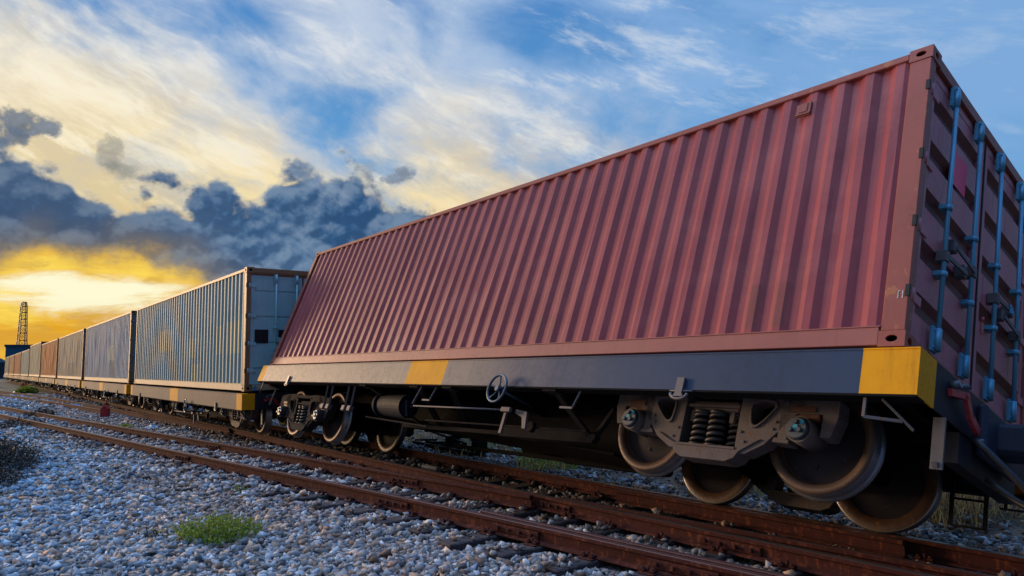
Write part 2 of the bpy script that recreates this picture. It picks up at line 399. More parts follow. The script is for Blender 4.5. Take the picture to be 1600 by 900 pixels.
REDRAIL = paint('container_red_bottom_rail', (.36, .115, .095), .5, (.15, .07, .055), .45, .04, (.26, .11, .05), scale=1.0, streaks=.4)
REDDOOR = paint('container_red_door', (.55, .17, .20), .45, (.06, .026, .03), .4, .03, scale=.9, streaks=.5, bumpy=.12)
RODBLUE = paint('lock_rod_blue', (.10, .33, .50), .38, (.03, .05, .08), .35, .06, metal=.2, scale=2)
MAROON = plain('bright_red_placard', (.98, .015, .13), .45, var=.85)
REDHAND = plain('red_handle_paint', (.50, .05, .06), .4)
GASKET = plain('black_rubber', (.012, .011, .014), .7)
WHITEP = plain('white_marking', (.75, .75, .75), .5)
BLUEP = plain('blue_marking', (.05, .35, .65), .5)
HOSE = plain('hose_rubber', (.022, .022, .026), .5)
TIMBER = None

# ------------------------------------------------------------------ shipping container
def corr_side(y, sgn, pitch, mats, parent, seed=0):
    """corrugated long wall; outer face at y, recesses go inward (toward -sgn)"""
    mb = MB(); x0, x1 = -CL + .15, -.15; z0, z1 = .155, CH - .085; n = round((x1 - x0) / pitch); p = (x1 - x0) / n; d = .033 if pitch < .27 else .036
    pts = []
    for i in range(n):
        a = x0 + i * p
        for fx, dep in ((0, 1), (.26, 1), (.50, 0), (.76, 0)): pts.append((a + fx * p, y - sgn * (.014 + d * dep)))
    pts.append((x1, y - sgn * (.014 + d)))
    zs = [z0, z0 + .02, .9, 1.7, z1 - .02, z1]; rnd = random.Random(seed); N = len(pts)  # slight dents
    vs = []
    for k, z in enumerate(zs):
        for (a, b) in pts:
            w = 0 if k in (0, 1, 4, 5) else rnd.uniform(-.004, .004)
            vs.append((a + w * .5, b + w, z))
    fs = [(k * N + i, k * N + i + 1, (k + 1) * N + i + 1, (k + 1) * N + i) for k in range(len(zs) - 1) for i in range(N - 1)]
    mb.add(vs, fs, 0)
    return mb.build('side_wall', mats, parent, recalc=False)
def casting(mb, cx, cy, z0, sx, sy, mi=0):
    """hollow corner casting; sx, sy point outward"""
    lx, ly, lz = .178, .162, .118; t = .016; n = 16
    # long-side face (normal y)
    xa, xb = sorted((cx, cx - sx * lx)); ya, yb = sorted((cy, cy - sy * ly))
    mb.ring(rect_pts(xa, xb, z0, z0 + lz, n), oval((xa + xb) / 2, z0 + lz * .5, .040, .026, n), cy, cy - sy * t, mi)
    # end face (normal x): build in rotated frame
    o = rect_pts(ya + (t if sy < 0 else 0) * 1, yb - (t if sy > 0 else 0), z0, z0 + lz, n); i_ = oval((ya + yb) / 2, z0 + lz * .5, .034, .030, n)
    Mx = Matrix(((0, 1, 0, 0), (1, 0, 0, 0), (0, 0, 1, 0), (0, 0, 0, 1)))
    mb.ring(o, i_, cx, cx - sx * t, mi, Mx)
    xi0, xi1 = xa + (t if sx < 0 else 0), xb - (t if sx > 0 else 0)
    yi0, yi1 = ya + (t if sy < 0 else 0), yb - (t if sy > 0 else 0)
    mb.box(xi0, xi1, yi0, yi1, z0, z0 + .012, mi); mb.box(xi0, xi1, yi0, yi1, z0 + lz - .012, z0 + lz, mi)
    xb0, xb1 = (xa, xa + .01) if sx > 0 else (xb - .01, xb); mb.box(xb0, xb1, yi0, yi1, z0 + .012, z0 + lz - .012, mi)
    yb0, yb1 = (ya, ya + .01) if sy > 0 else (yb - .01, yb); mb.box(xi0 + .011, xi1 - .011, yb0, yb1, z0 + .012, z0 + lz - .012, mi)
def container(side, post, rail, door, rodm, label, group, pitch=.278, topm=None, red=False, vents=False):
    t = empty('shipping_container'); tag(t, label, 'container', group)
    topm = topm or post
    for sg in (-1, 1): corr_side(sg * CW / 2, sg, pitch, side, t, 3 + sg)
    # rails
    for sg in (-1, 1):
        y = sg * CW / 2
        mb = MB(); a, b = sorted((y - sg * .003, y - sg * .12)); mb.box(-CL + .18, -.18, a, b, .012, .150, ch=.004); a, b = sorted((y + sg * .002, y - sg * .05)); mb.box(-CL + .17, -.17, a, b, .150, .158)
        mb.build('bottom_rail', rail, t)
        mb = MB(); a, b = sorted((y - sg * .001, y - sg * .07)); mb.box(-CL + .18, -.18, a, b, CH - .085, CH - .018, ch=.006); mb.build('top_rail', topm, t)
    # roof, floor, front wall
    mb = MB(); n = 52; xs = [(-CL + .12) + (CL - .24) * i / n for i in range(n + 1)]
    for i in range(n):
        h0, h1 = (CH - .03, CH - .012) if i % 2 == 0 else (CH - .012, CH - .03)
        mb.add([(xs[i], -CW / 2 + .06, h0), (xs[i + 1], -CW / 2 + .06, h1), (xs[i + 1], CW / 2 - .06, h1), (xs[i], CW / 2 - .06, h0)], [(0, 1, 2, 3)])
    mb.build('roof', side, t, recalc=False)
    mb = MB(); mb.box(-CL + .06, -.07, -CW / 2 + .06, CW / 2 - .06, .02, .14); mb.build('floor', DARKSTEEL, t)
    mb = MB(); n = 9; w = (CW - .3) / n
    for i in range(n):
        y0 = -CW / 2 + .15 + i * w; d = .045
        for a, b, da, db in ((0, .25, d, d), (.25, .45, d, 0), (.45, .75, 0, 0), (.75, 1, 0, d)):
            mb.add([(-CL + .02 + da, y0 + a * w, .14), (-CL + .02 + db, y0 + b * w, .14), (-CL + .02 + db, y0 + b * w, CH - .1), (-CL + .02 + da, y0 + a * w, CH - .1)], [(0, 1, 2, 3)])
    mb.build('front_wall', side, t, recalc=False)
    # corner posts + castings
    for sx, cx in ((1, 0), (-1, -CL)):
        for sy in (-1, 1):
            cy = sy * CW / 2
            mb = MB(); xw = .17 if sx > 0 else .13
            a, b = sorted((cx - sx * .006, cx - sx * xw)); c, d = sorted((cy - sy * .005, cy - sy * (.05 if sx > 0 else .14)))
            mb.box(a, b, c, d, .118, CH - .118, ch=.006)
            if sx > 0:
                c, d = sorted((cy - sy * .05, cy - sy * .10)); mb.box(-.06, -.010, c, d, .118, CH - .118, ch=.003)
                for k, z in enumerate((.42, .98, 1.56, 2.20)):           # hinge lug pockets seen as dark slots
                    a2, b2 = sorted((cy + sy * .001, cy - sy * .02)); mb.box(-.030, -.002, a2, b2, z - .045, z + .045, 1)
            po = mb.build('corner_post', [post, GASKET], t)
            for z0 in (0, CH - .118):
                mb = MB(); casting(mb, cx, cy, z0, sx, sy); mb.build('corner_casting', post, t, recalc=False)
    # door end
    mb = MB(); mb.box(-.10, -.012, -CW / 2 + .165, CW / 2 - .165, CH - .105, CH - .008, ch=.004)
    mb.box(-.09, -.035, -CW / 2 + .10, CW / 2 - .10, CH - .16, CH - .106); mb.box(-.03, -.004, -CW / 2 + .165, CW / 2 - .165, CH - .128, CH - .112); mb.build('door_header', topm, t)
    mb = MB(); mb.box(-.10, -.012, -CW / 2 + .165, CW / 2 - .165, .01, .125, ch=.004); mb.build('door_sill', rail, t)
    for sg in (-1, 1):
        y0, y1 = sorted((sg * .012, sg * (CW / 2 - .105))); dz0, dz1 = .135, CH - .165
        mb = MB(); cols = [(y0, y0 + .07), (y1 - .07, y1)]
        for a, b in cols: mb.box(-.085, -.030, a, b, dz0, dz1, ch=.003)
        mb.box(-.085, -.030, y0 + .07, y1 - .07, dz0, dz0 + .06); mb.box(-.085, -.030, y0 + .07, y1 - .07, dz1 - .06, dz1)
        # horizontally corrugated panel with wide recesses
        H = dz1 - dz0 - .12; n = 5 if red else 4; seg = H / n; za = dz0 + .06
        Y0, Y1 = y0 + .07, y1 - .07
        rec = .17 if red else .045; sl = .05 if red else .012; dp = .042 if red else .022
        for i in range(n):
            z = za + i * seg; f = seg - rec
            prof = [(z, 0), (z + f / 2, 0), (z + f / 2 + sl, dp), (z + f / 2 + rec - sl, dp), (z + f / 2 + rec, 0), (z + seg, 0)]
            for (q0, d0), (q1, d1) in zip(prof, prof[1:]):
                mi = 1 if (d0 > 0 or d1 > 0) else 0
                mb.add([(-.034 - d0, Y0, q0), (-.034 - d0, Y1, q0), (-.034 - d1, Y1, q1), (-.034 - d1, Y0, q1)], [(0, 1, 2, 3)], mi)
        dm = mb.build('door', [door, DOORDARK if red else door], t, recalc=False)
        g = MB(); g.box(-.06, -.022, *sorted((sg * .000, sg * .010)), dz0, dz1); g.build('door_gasket', GASKET, dm)
        for z in (.42, .98, 1.56, 2.20):
            h = MB(); a, b = sorted((sg * (CW / 2 - .03), sg * (CW / 2 - .23))); h.box(-.030, -.016, a, b, z - .035, z + .035, ch=.003); h.cyl((-.016, sg * (CW / 2 - .075), z - .05), (-.016, sg * (CW / 2 - .075), z + .05), .016, n=10)
            h.build('hinge', door, dm)
        for yy in ((.15, .60) if not red else (.25, .77)):
            y = sg * yy
            rd = MB(); rd.cyl((.022, y, .17), (.022, y, CH - .13), .0175, n=12); 
            rd.build('locking_rod', rodm, t)
            for z0, z1 in ((.13, .32), (CH - .33, CH - .15)):
                br = MB(); br.box(-.012, .012, y - .055, y + .030, z0, z1, ch=.003); br.cyl((.022, y, z0 + .01), (.022, y, z1 - .01), .025, n=12)
                for bz in (z0 + .03, z1 - .03): br.cyl((.010, y - .042, bz), (.020, y - .042, bz), .008, n=6)
                if z0 > 1: br.box(-.02, .03, y - .03, y + .03, z1 - .008, z1 + .025)
                br.build('rod_bracket', rodm, t)
            for z in (.75, 1.32): br = MB(); br.cyl((.022, y, z - .02), (.022, y, z + .02), .030, n=12); br.box(-.030, .022, y - .045, y + .045, z - .018, z + .018); br.build('rod_guide', rodm, t)
            hz = 1.02 if yy < .5 else .90
            hd = MB(); e = y - .40 if y > 0 else y + .40
            e = y + (.36 if (yy > .5) == (sg < 0) else -.36)
            hd.bar((.045, y, hz), (.045, e, hz + .03), .014, .034, 0); hd.box(-.03, .04, e - .05, e + .02, hz - .01, hz + .09, ch=.004); hd.box(-.03, .05, y - .03, y + .03, hz - .045, hz + .045, ch=.004)
            hd.build('door_handle', GREYMETAL if red else rodm, t)
        if vents:
            for q in (.88, .38):
                v = MB(); a, b = sorted((sg * q - .14, sg * q + .14)); v.box(-.032, -.018, a, b, 1.00, 1.28)
                for i in range(5): v.box(-.018, -.012, a + .01, b - .01, 1.02 + i * .05, 1.045 + i * .05)
                v.build('data_plate', GASKET, dm)
    return t
DOORDARK = paint('container_red_door_recess_shade', (.16, .045, .048), .5, (.09, .034, .036), .4, .03)  # darker copy of the door red: recess shade painted into the colour
FINAL = {}
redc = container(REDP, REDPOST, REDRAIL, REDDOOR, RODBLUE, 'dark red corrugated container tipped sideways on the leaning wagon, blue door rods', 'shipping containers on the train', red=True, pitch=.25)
mb = MB(); mb.box(-.033, -.028, -.66, -.36, 1.66, 1.97); o = mb.build('red_placard', MAROON, redc)
mb = MB()
for x in (-.075, -.045):
    mb.box(x - .003, x + .003, -CW / 2 + .0015, -CW / 2 + .004, .36, .42); mb.box(x - .003, x + .012 if x < -.06 else x + .003, -CW / 2 + .0015, -CW / 2 + .004, .415, .422)
mb.build('white_mark', WHITEP, redc)
mb = MB(); mb.box(-1.13, -.99, -CW / 2 - .002, -CW / 2 + .014, 2.26, 2.40, ch=.004); mb.box(-1.10, -1.02, -CW / 2 - .008, -CW / 2 - .001, 2.30, 2.39, ch=.003); mb.box(-1.13, -.99, -CW / 2 - .012, -CW / 2 + .0, 2.27, 2.285); mb.build('vent_cover', REDPOST, redc)
mb = MB(); mb.box(.025, .032, -.03, .02, .60, .70); mb.cyl((.03, -.005, .70), (.03, -.005, .74), .012, n=8); mb.build('seal_tag', REDHAND, redc)
mb = MB(); mb.box(.045, .065, .50, .55, 1.00, 1.05, ch=.004); mb.tube([(.055, .51, 1.05), (.055, .51, 1.08), (.055, .54, 1.08), (.055, .54, 1.05)], .005, 6); mb.build('padlock', BLUEP, redc)

# ------------------------------------------------------------------ flat wagon (local frame like the container: x 0 = near end, z 0 = rail top)
ZD = .994; X0, X1 = -CL - .06, .14
def wheel(parent, x, yw, sgn, z=.44, M=None):
    """one wheel, outer face toward sgn; tread radius .43"""
    mb = MB(); r = .43
    prof = [(0.0, .06), (.075, .06), (.085, .03), (.14, .015), (.24, -.012), (.335, -.002), (.352, .030), (.358, .058), (.405, .064), (.418, .060), (r, .052), (r + .002, -.030), (r + .010, -.040), (r + .028, -.052), (r + .028, -.066), (r + .012, -.074), (.355, -.074), (.34, -.05), (.24, -.035), (.10, -.05), (.08, -.08), (0, -.08)]
    mis = [0, 0, 0, 0, 0, 1, 1, 2, 1, 2, 3, 3, 3, 3, 3, 1, 1, 0, 0, 0, 0]
    prof = [(a, b * sgn) for a, b in prof]
    mb.lathe(prof, (x, yw, z), 56, mis=mis)
    for k in range(3):
        a = 2 * PI * k / 3 + .4; mb.cyl((x + .20 * math.cos(a), yw + sgn * .002, z + .20 * math.sin(a)), (x + .20 * math.cos(a), yw + sgn * .006, z + .20 * math.sin(a)), .022, n=10, mi=4)
    return mb.build('wheel', [WHEELWEB, WHEELRIM, RIMEDGE, TREAD, GASKET], parent)
def bogie(parent, cx, wb=1.69, CAST=None):
    """three-piece bogie; its mesh is the bolster, children are frames, springs, wheels"""
    z = .46; CAST = CAST or globals()['CAST']
    mb = MB(); mb.box(cx - .20, cx + .20, -.70, .70, .50, .66, ch=.02); mb.box(cx - .15, cx + .15, -.30, .30, .66, .80, ch=.02)
    mb.box(cx - .30, cx - .22, -.60, .60, .40, .50); mb.box(cx + .22, cx + .30, -.60, .60, .40, .50)
    b = mb.build('bogie', DARKSTEEL, parent)
    for sy in (-1, 1):
        y0, y1 = sorted((sy * .72, sy * .87)); yo = sy * .87
        mb = MB(); W = wb / 2
        # cast frame: truss pieces in x-z outline about cx (symmetric)
        for s in (-1, 1):
            def P(l): return [(cx + s * a, c) for a, c in l]
            # wing: outer boundary / inner window, done as ring with matched points
            out_ = P([(.28, .40), (.28, .66), (.28, .79), (.45, .805), (.66, .80), (.82, .77), (.86, .68), (.70, .50), (.54, .33), (.38, .24), (.30, .24), (.28, .30)])
            inn0 = [(.385, .50), (.37, .60), (.38, .68), (.45, .71), (.53, .71), (.61, .695), (.63, .65), (.575, .575), (.51, .50), (.455, .455), (.42, .45), (.395, .47)]
            inn = P([(.49 + (a - .49) * .80, .60 + (c - .60) * .78) for a, c in inn0])
            mb.ring(out_, inn, y0, y1)
            rim_o = [(cx + s * .49 + (a - cx - s * .49) * 1.20, .60 + (c - .60) * 1.22) for a, c in inn]
            mb.ring(rim_o, inn, yo, yo + sy * .018)
            # pedestal over the axle box
            mb.prism(P([(W - .20, .60), (W - .20, .79), (W - .1, .80), (W + .23, .76), (W + .27, .70), (W + .27, .58), (W + .22, .42), (W + .14, .42), (W + .15, .60)]), y0, y1)
            mb.prism(P([(W - .20, .60), (W - .11, .62), (W - .12, .38), (W - .20, .38)]), y0, y1)
            mb.prism(P([(.60, .36), (W - .10, .355), (W - .10, .385), (.62, .40)]), y0, y1)
            for (bx, bz) in ((.36, .34), (.70, .68), (.74, .72), (.60, .46), (.33, .74), (.32, .42), (.62, .52)):
                mb.cyl((cx + s * bx, yo, bz), (cx + s * bx, yo + sy * .012, bz), .013, n=8)
        mb.prism([(cx - .285, .735), (cx + .285, .735), (cx + .285, .79), (cx - .285, .79)], y0 + .003, y1 - .003)
        mb.prism([(cx - .52, .37), (cx - .34, .255), (cx - .30, .195), (cx - .22, .16), (cx + .22, .16), (cx + .30, .195), (cx + .34, .255), (cx + .52, .37), (cx + .40, .315), (cx + .28, .27), (cx - .28, .27), (cx - .40, .315)], y0 - .02, y1 + .02)
        mb.box(cx - .30, cx + .30, *sorted((sy * .66, sy * .90)), .262, .285)
        sf = mb.build('side_frame', CAST, b, bevel=.006)
        # bolster end seen above the springs
        mb = MB(); ya, yb = sorted((sy * .70, sy * .83)); mb.box(cx - .24, cx + .24, ya, yb, .60, .69, ch=.012); mb.box(cx - .24, cx - .20, ya, yb, .50, .60); mb.box(cx + .16, cx + .20, ya, yb, .50, .60)
        mb.box(cx - .26, cx + .26, *sorted((sy * .83, sy * .86)), .625, .650, 0); mb.build('bolster_end', CAST, b)
        for dx, yy in ((-.125, .815), (.035, .815), (.19, .735)):
            pts = []; turns = 5; n = 16
            for i in range(turns * n + 1):
                a = 2 * PI * i / n; pts.append((cx + dx + .064 * math.cos(a), sy * yy + .050 * math.sin(a), .30 + .27 * i / (turns * n)))
            mb = MB(); mb.tube(pts, .0165, 7); mb.cyl((cx + dx, sy * yy, .285), (cx + dx, sy * yy, .30), .078, n=16); mb.cyl((cx + dx, sy * yy, .57), (cx + dx, sy * yy, .60), .074, n=16)
            mb.build('coil_spring', GREYSPR, b)
        for s in (-1, 1):
            ax = cx + s * wb / 2
            mb = MB(); y_o = sy * .80
            mb.cyl((ax, sy * .66, z), (ax, sy * .93, z), .105, n=24); mb.cyl((ax, sy * .93, z), (ax, sy * .965, z), .092, .078, n=24, mi=1)
            mb.box(ax - .12, ax + .12, *sorted((sy * .70, sy * .86)), z + .09, z + .15, 2, ch=.01); mb.box(ax - .09, ax + .09, *sorted((sy * .72, sy * .88)), z + .15, z + .19, 2)
            for k in range(3):
                a = 2 * PI * k / 3 + PI / 2; mb.cyl((ax + .042 * math.cos(a), sy * .96, z + .042 * math.sin(a)), (ax + .042 * math.cos(a), sy * .995, z + .042 * math.sin(a)), .019, n=6, mi=1)
            mb.cyl((ax, sy * .965, z), (ax, sy * .975, z), .022, n=10, mi=3); mb.cyl((ax + .045, sy * .960, z + .045), (ax + .045, sy * .972, z + .045), .018, n=8, mi=3)
            mb.build('axle_box', [CAST, HUB, RUSTB, CAPBLUE], b)
            wheel(b, ax, sy * .560, sy, .44 + .035)
    for s in (-1, 1):
        mb = MB(); mb.cyl((cx + s * wb / 2, -.67, z + .01), (cx + s * wb / 2, .67, z + .01), .075, n=16); mb.build('axle', DARKSTEEL, b)
        mb = MB(); mb.bar((cx + s * .33, -.60, .35), (cx + s * .33, .60, .35), .06, .09)
        for sy in (-1, 1): mb.box(*sorted((cx + s * .33, cx + s * .43)), *sorted((sy * .50, sy * .60)), .32, .52)
        mb.build('brake_beam', DARKSTEEL, b)
    return b
CASTD = paint('cast_bogie_steel_shaded', (.030, .026, .030), .85, (.018, .013, .012), .6, .12, (.06, .028, .018), scale=2, bumpy=.4, spec=.15)  # darker copy of the bogie steel, shade put into its colour
GREYSPR = paint('spring_steel', (.060, .058, .066), .45, (.03, .022, .02), .5, .12, (.10, .04, .02), scale=4)
RUSTB = paint('rusty_adapter', (.14, .05, .032), .6, (.06, .03, .02), .5, .3, scale=3)
def wagon(sillm, label, tilt=False):
    t = empty('flat_wagon'); tag(t, label, 'wagon', 'flat wagons of the container train')
    zt, zb = ZD - .045, .622; Y = 1.30
    patches = [(X1 - .365, X1), (-6.33, -5.42), (X0, X0 + .29)]
    for sg in (-1, 1):
        mb = MB(); xs = [X0] + [v for p in sorted(patches) for v in p] + [X1]; xs = sorted(set(xs))
        y0, y1 = sorted((sg * Y, sg * (Y - .012)))
        for a, b in zip(xs, xs[1:]):
            mi = 1 if any(abs(a - p[0]) < 1e-6 for p in patches) else 0
            mb.box(a, b, y0, y1, zb, zt, mi)
            ya, yb = sorted((sg * (Y - .012), sg * (Y - .14))); mb.box(a, b, ya, yb, zt - .012, zt, mi)
            ya, yb = sorted((sg * Y, sg * (Y + .004)))
            mb.box(a, b, ya, yb, zt - .012, zt - .001, mi)
        ya, yb = sorted((sg * (Y + .004), sg * (Y - .13))); mb.box(X0 + .005, X1 - .005, ya, yb, zb - .016, zb, 2)
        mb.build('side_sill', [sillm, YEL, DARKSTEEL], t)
    mb = MB(); mb.box(X0 + .02, X1 - .02, -Y + .014, Y - .014, zt - .05, zt - .013, 0)
    for x in np.arange(X0 + .4, X1, .9): mb.box(x - .03, x + .03, -Y + .03, Y - .03, zt - .22, zt - .05)
    mb.build('deck', DARKSTEEL, t)
    for x, s in ((X1, 1), (X0, -1)):
        mb = MB()
        for a, b, mi in ((-Y + .012, -Y + .26, 1), (-Y + .26, Y - .26, 0), (Y - .26, Y - .012, 1)):
            xa, xb = sorted((x - s * .001, x - s * .014)); mb.box(xa, xb, a, b, zb, zt, mi)
        mb.prism([(a, c) for a, c in ((0, 0), (0, 0), (0, 0))] if False else [(x - s * .12, zb - .22), (x - s * .02, zb - .22), (x - s * .02, zb - .002), (x - s * .12, zb - .002)], -.55, .55, 0)
        mb.build('end_beam', [ENDM, YELD], t)
    # deep centre girder, bellied between the bogies
    mb = MB()
    for y0, y1 in ((-.24, -.21), (.21, .24)):
        mb.prism([(X0 + .2, .62), (X0 + .2, .88), (X1 - .2, .88), (X1 - .2, .62), (-2.75, .62), (-3.2, .245), (-8.4, .43), (-9.3, .62)], y0, y1)
    mb.bar((-8.4, 0, .415), (-3.2, 0, .230), .68, .024)
    for x in (-4.6, -5.6, -6.6, -7.6): mb.box(x - .01, x + .01, -1.25, -.245, .60, .86)
    mb.build('centre_girder', DARKSTEEL, t)
    # outriggers: diagonal braces from side sill down to the girder
    for x, dx_ in ((-3.38, .06), (-5.3, -.72), (-6.1, -.6), (-7.6, .4)):
        for sg in (-1, 1):
            mb = MB(); mb.bar((x, sg * 1.22, .63), (x + dx_, sg * (.62 if x > -4 else .27), .32), .09, .03); mb.box(x - .10, x + .10, *sorted((sg * 1.285, sg * 1.15)), .585, .603); mb.build('diagonal_brace', BRACEM, t)
    # lower longitudinal beam on the near side with pocket
    for sg in (-1, 1):
        mb = MB(); mb.bar((-3.25, sg * .62, .31), (-4.9, sg * .56, .29), .05, .12); mb.bar((-4.9, sg * .56, .27), (-7.4, sg * .5, .24), .04, .05); mb.bar((-3.25, sg * .62, .30), (-3.02, sg * .66, .62), .05, .05); mb.cyl((-3.25, sg * .59, .31), (-3.25, sg * .67, .31), .05, n=10)
        mb.build('brake_beam_guard', BRACEM, t)
    # brake wheel, rod, cylinder, levers (near side)
    mb = MB(); c = Vector((-4.10, -1.40, .56)); n = 28
    mb.tube([c + Vector((.155 * math.cos(2 * PI * i / n), 0, .155 * math.sin(2 * PI * i / n))) for i in range(n)], .015, 8, closed=True)
    for k in range(5):
        a = 2 * PI * k / 5 + .3; mb.tube([c + Vector((0, .03, 0)), c + Vector((.08 * math.cos(a), .022, .08 * math.sin(a))), c + Vector((.15 * math.cos(a), 0, .15 * math.sin(a)))], .010, 6)
    mb.cyl(c + Vector((0, -.01, 0)), c + Vector((0, .05, 0)), .030, n=12); mb.cyl(c + Vector((0, .05, 0)), c + Vector((0, .55, -.02)), .016, n=8)
    mb.build('brake_wheel', BRAKEBLUE, t)
    mb = MB(); mb.cyl((-4.05, -1.24, .37), (-6.0, -1.24, .345), .011, n=8); mb.box(-4.12, -3.96, -1.26, -1.22, .345, .40, ch=.006); mb.box(-4.12, -4.08, -1.20, -1.17, .12, .35)
    mb.prism([(-3.95, .40), (-3.76, .38), (-3.72, .20), (-3.77, .20), (-3.82, .32), (-3.95, .36)], -1.18, -1.15)
    mb.build('brake_rod', GREYMETAL, t)
    mb = MB(); mb.bar((-3.1, -.90, .30), (-6.2, -.88, .26), .018, .018); mb.cyl((-3.95, -.88, .29), (-3.95, -.94, .29), .06, n=6); mb.bar((-6.0, -.95, .16), (-7.9, -.9, .22), .02, .02); mb.build('pull_rod', BRACEM, t)
    for x in (-2.93, -5.55):
        mb = MB(); mb.bar((x, -1.26, .60), (x - .04, -1.28, .42), .035, .014); mb.bar((x - .04, -1.28, .42), (x - .22, -1.28, .42), .014, .02)
        if x < -5: mb.bar((x - .36, -1.26, .60), (x - .42, -1.28, .36), .035, .014)
        mb.build('footstep', GREYMETAL, t)
    for x in (-8.15, -7.95, -8.75, -8.95):
        mb = MB(); mb.bar((x, -1.22, .60), (x - .10, -1.12, .30), .03, .03); mb.box(x - .16, x - .05, -1.16, -1.08, .22, .31, ch=.01); mb.build('brake_hanger', GREYMETAL, t)
    mb = MB(); mb.cyl((-7.52, -.85, .44), (-6.82, -.85, .44), .165, n=24); mb.cyl((-6.82, -.85, .44), (-6.72, -.85, .44), .165, .10, n=24); mb.cyl((-7.60, -.85, .44), (-7.52, -.85, .44), .185, n=24); mb.cyl((-6.72, -.85, .44), (-6.3, -1.10, .40), .02, n=10); mb.bar((-6.3, -1.2, .42), (-6.25, -1.15, .22), .03, .03)
    mb.bar((-7.5, -.85, .60), (-7.5, -.85, .86), .06, .25); mb.build('brake_cylinder', BRACEM2, t)
    mb = MB(); mb.cyl((-5.9, .75, .45), (-4.9, .75, .45), .17, n=20); mb.build('air_reservoir', DARKSTEEL, t)
    # lashing hooks below the sill
    for x in (-1.70, -10.55):
        for sg in (-1, 1):
            mb = MB(); y0, y1 = sorted((sg * (Y + .006), sg * (Y + .035))); 
            mb.prism([(x - .035, .72), (x + .04, .72), (x + .035, .585), (x + .05, .555), (x - .05, .555), (x - .035, .585)], y0, y1)
            pts = [(x + .085 * math.cos(a), sg * (Y + .02), .585 + .048 * math.sin(a)) for a in [PI + PI * i / 12 for i in range(13)]]
            mb.tube(pts, .014, 7); mb.tube([(x - .10, sg * (Y + .015), .607), (x + .13, sg * (Y + .015), .607)], .008, 6)
            mb.build('lashing_hook', HOOKM, t)
    # end details: step bracket, coupler, hose, uncoupling lever, end ladder
    for e, s in ((X1, 1), (X0, -1)):
        mb = MB(); x = e - s * .33; mb.bar((x, -Y + .03, zb - .02), (x, -Y + .03, zb - .15), .02, .02); mb.bar((x, -Y + .03, zb - .15), (x + s * .22, -Y + .10, zb - .15), .02, .02); mb.bar((x + s * .10, -Y + .05, zb - .02), (x + s * .28, -Y + .12, zb - .20), .035, .012); mb.build('step_bracket', GREYMETAL, t)
        mb = MB(); mb.bar((e - s * .02, -Y + .42, zb - .01), (e - s * .02, -Y + .42, zb - .36), .075, .02, up=(0, 1, 0)); mb.bar((e - s * .02, -Y + .46, zb - .30), (e - s * .02, -Y + .39, zb - .34), .03, .03); mb.build('hanging_plate', HOOKM, t)
        mb = MB(); mb.box(*sorted((e - s * .1, e + s * .26)), -.13, .13, .60, .84, ch=.03); mb.box(*sorted((e + s * .26, e + s * .40)), -.19, .19, .56, .88, ch=.05); mb.prism([(e + s * .40, .60), (e + s * .52, .62), (e + s * .52, .82), (e + s * .40, .86)], -.17, .02, 0); mb.box(*sorted((e + s * .0, e + s * .07)), -.34, .34, .52, .91, ch=.02)
        mb.build('coupler', COUPM, t, bevel=.012)
        mb = MB(); pts = [(e + s * (.02 + .34 * math.sin(q * PI / 14)), -.46 + .30 * q / 14 * 1.1, .62 - .40 * math.sin(q * PI / 17)) for q in range(15)]
        mb.tube(pts, .024, 10); mb.build('air_hose', HOSE, t)
        mb = MB(); mb.bar((e + s * .02, -.86, .80), (e + s * .05, -.66, .84), .03, .05); mb.bar((e + s * .05, -.68, .845), (e + s * .05, -.58, .72), .03, .055); mb.bar((e + s * .05, -.59, .725), (e + s * .05, -.44, .66), .03, .06); mb.cyl((e, -.67, .84), (e + s * .07, -.67, .84), .022, n=10)
        mb.build('uncoupling_lever', REDHAND, t)
        mb = MB(); mb.cyl((e, -.80, .86), (e + s * .06, -.80, .88), .030, n=10); mb.cyl((e, -.74, .89), (e + s * .07, -.68, .90), .018, n=8); mb.cyl((e + s * .03, -.42, .60), (e + s * .09, -.42, .60), .02, n=8); mb.build('air_valve', HUB, t)
        # step ladder under the far corner
        sgy = 1
        mb = MB(); xa, xb = e - s * .62, e - s * .36; yl = sgy * 1.02
        for x in (xa, xb): mb.bar((x, yl, .80), (x, yl, .27), .022, .030)
        for z in (.27, .50): mb.bar((xa, yl, z), (xb, yl, z), .026, .016)
        mb.bar((e - s * .22, yl, .70), (e - s * .22, yl, .46), .016, .02); mb.bar((e - s * .26, yl, .46), (e + s * .04, yl, .46), .02, .014); mb.bar((e - s * .06, yl, .70), (e - s * .02, yl, .36), .022, .026)
        mb.build('step_ladder', GASKET, t)
    bogie(t, -1.68); t2 = bogie(t, -10.32, CAST=CASTD)
    return t, t2
ENDM = paint('end_beam_dark', (.030, .031, .042), .5, (.03, .022, .02), .5, .12, spec=.15)
BRACEM = paint('brace_grey', (.017, .016, .020), .85, (.012, .009, .009), .5, .08, (.04, .018, .012), spec=.15)
BRACEM2 = paint('brake_cylinder_blueblack', (.010, .015, .030), .65, (.008, .006, .007), .5, .05, (.03, .015, .01), spec=.15)
HOOKM = paint('hook_steel', (.15, .14, .15), .42, (.06, .045, .04), .4, .12, metal=.3, scale=3)
COUPM = paint('coupler_blueblack', (.035, .042, .070), .5, (.02, .015, .015), .5, .12, spec=.15)
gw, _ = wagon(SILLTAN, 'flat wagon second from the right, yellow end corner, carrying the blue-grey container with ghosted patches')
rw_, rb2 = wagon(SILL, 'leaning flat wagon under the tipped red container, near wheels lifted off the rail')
RED_LOC = Vector((-2.12695, 5.7034, .17782)); RED_ROT = (-.388374, -.0026287, .0147448)
rw_.location = RED_LOC; rw_.rotation_euler = RED_ROT
redM = Matrix.Translation(RED_LOC) @ __import__('mathutils').Euler(RED_ROT).to_matrix().to_4x4()
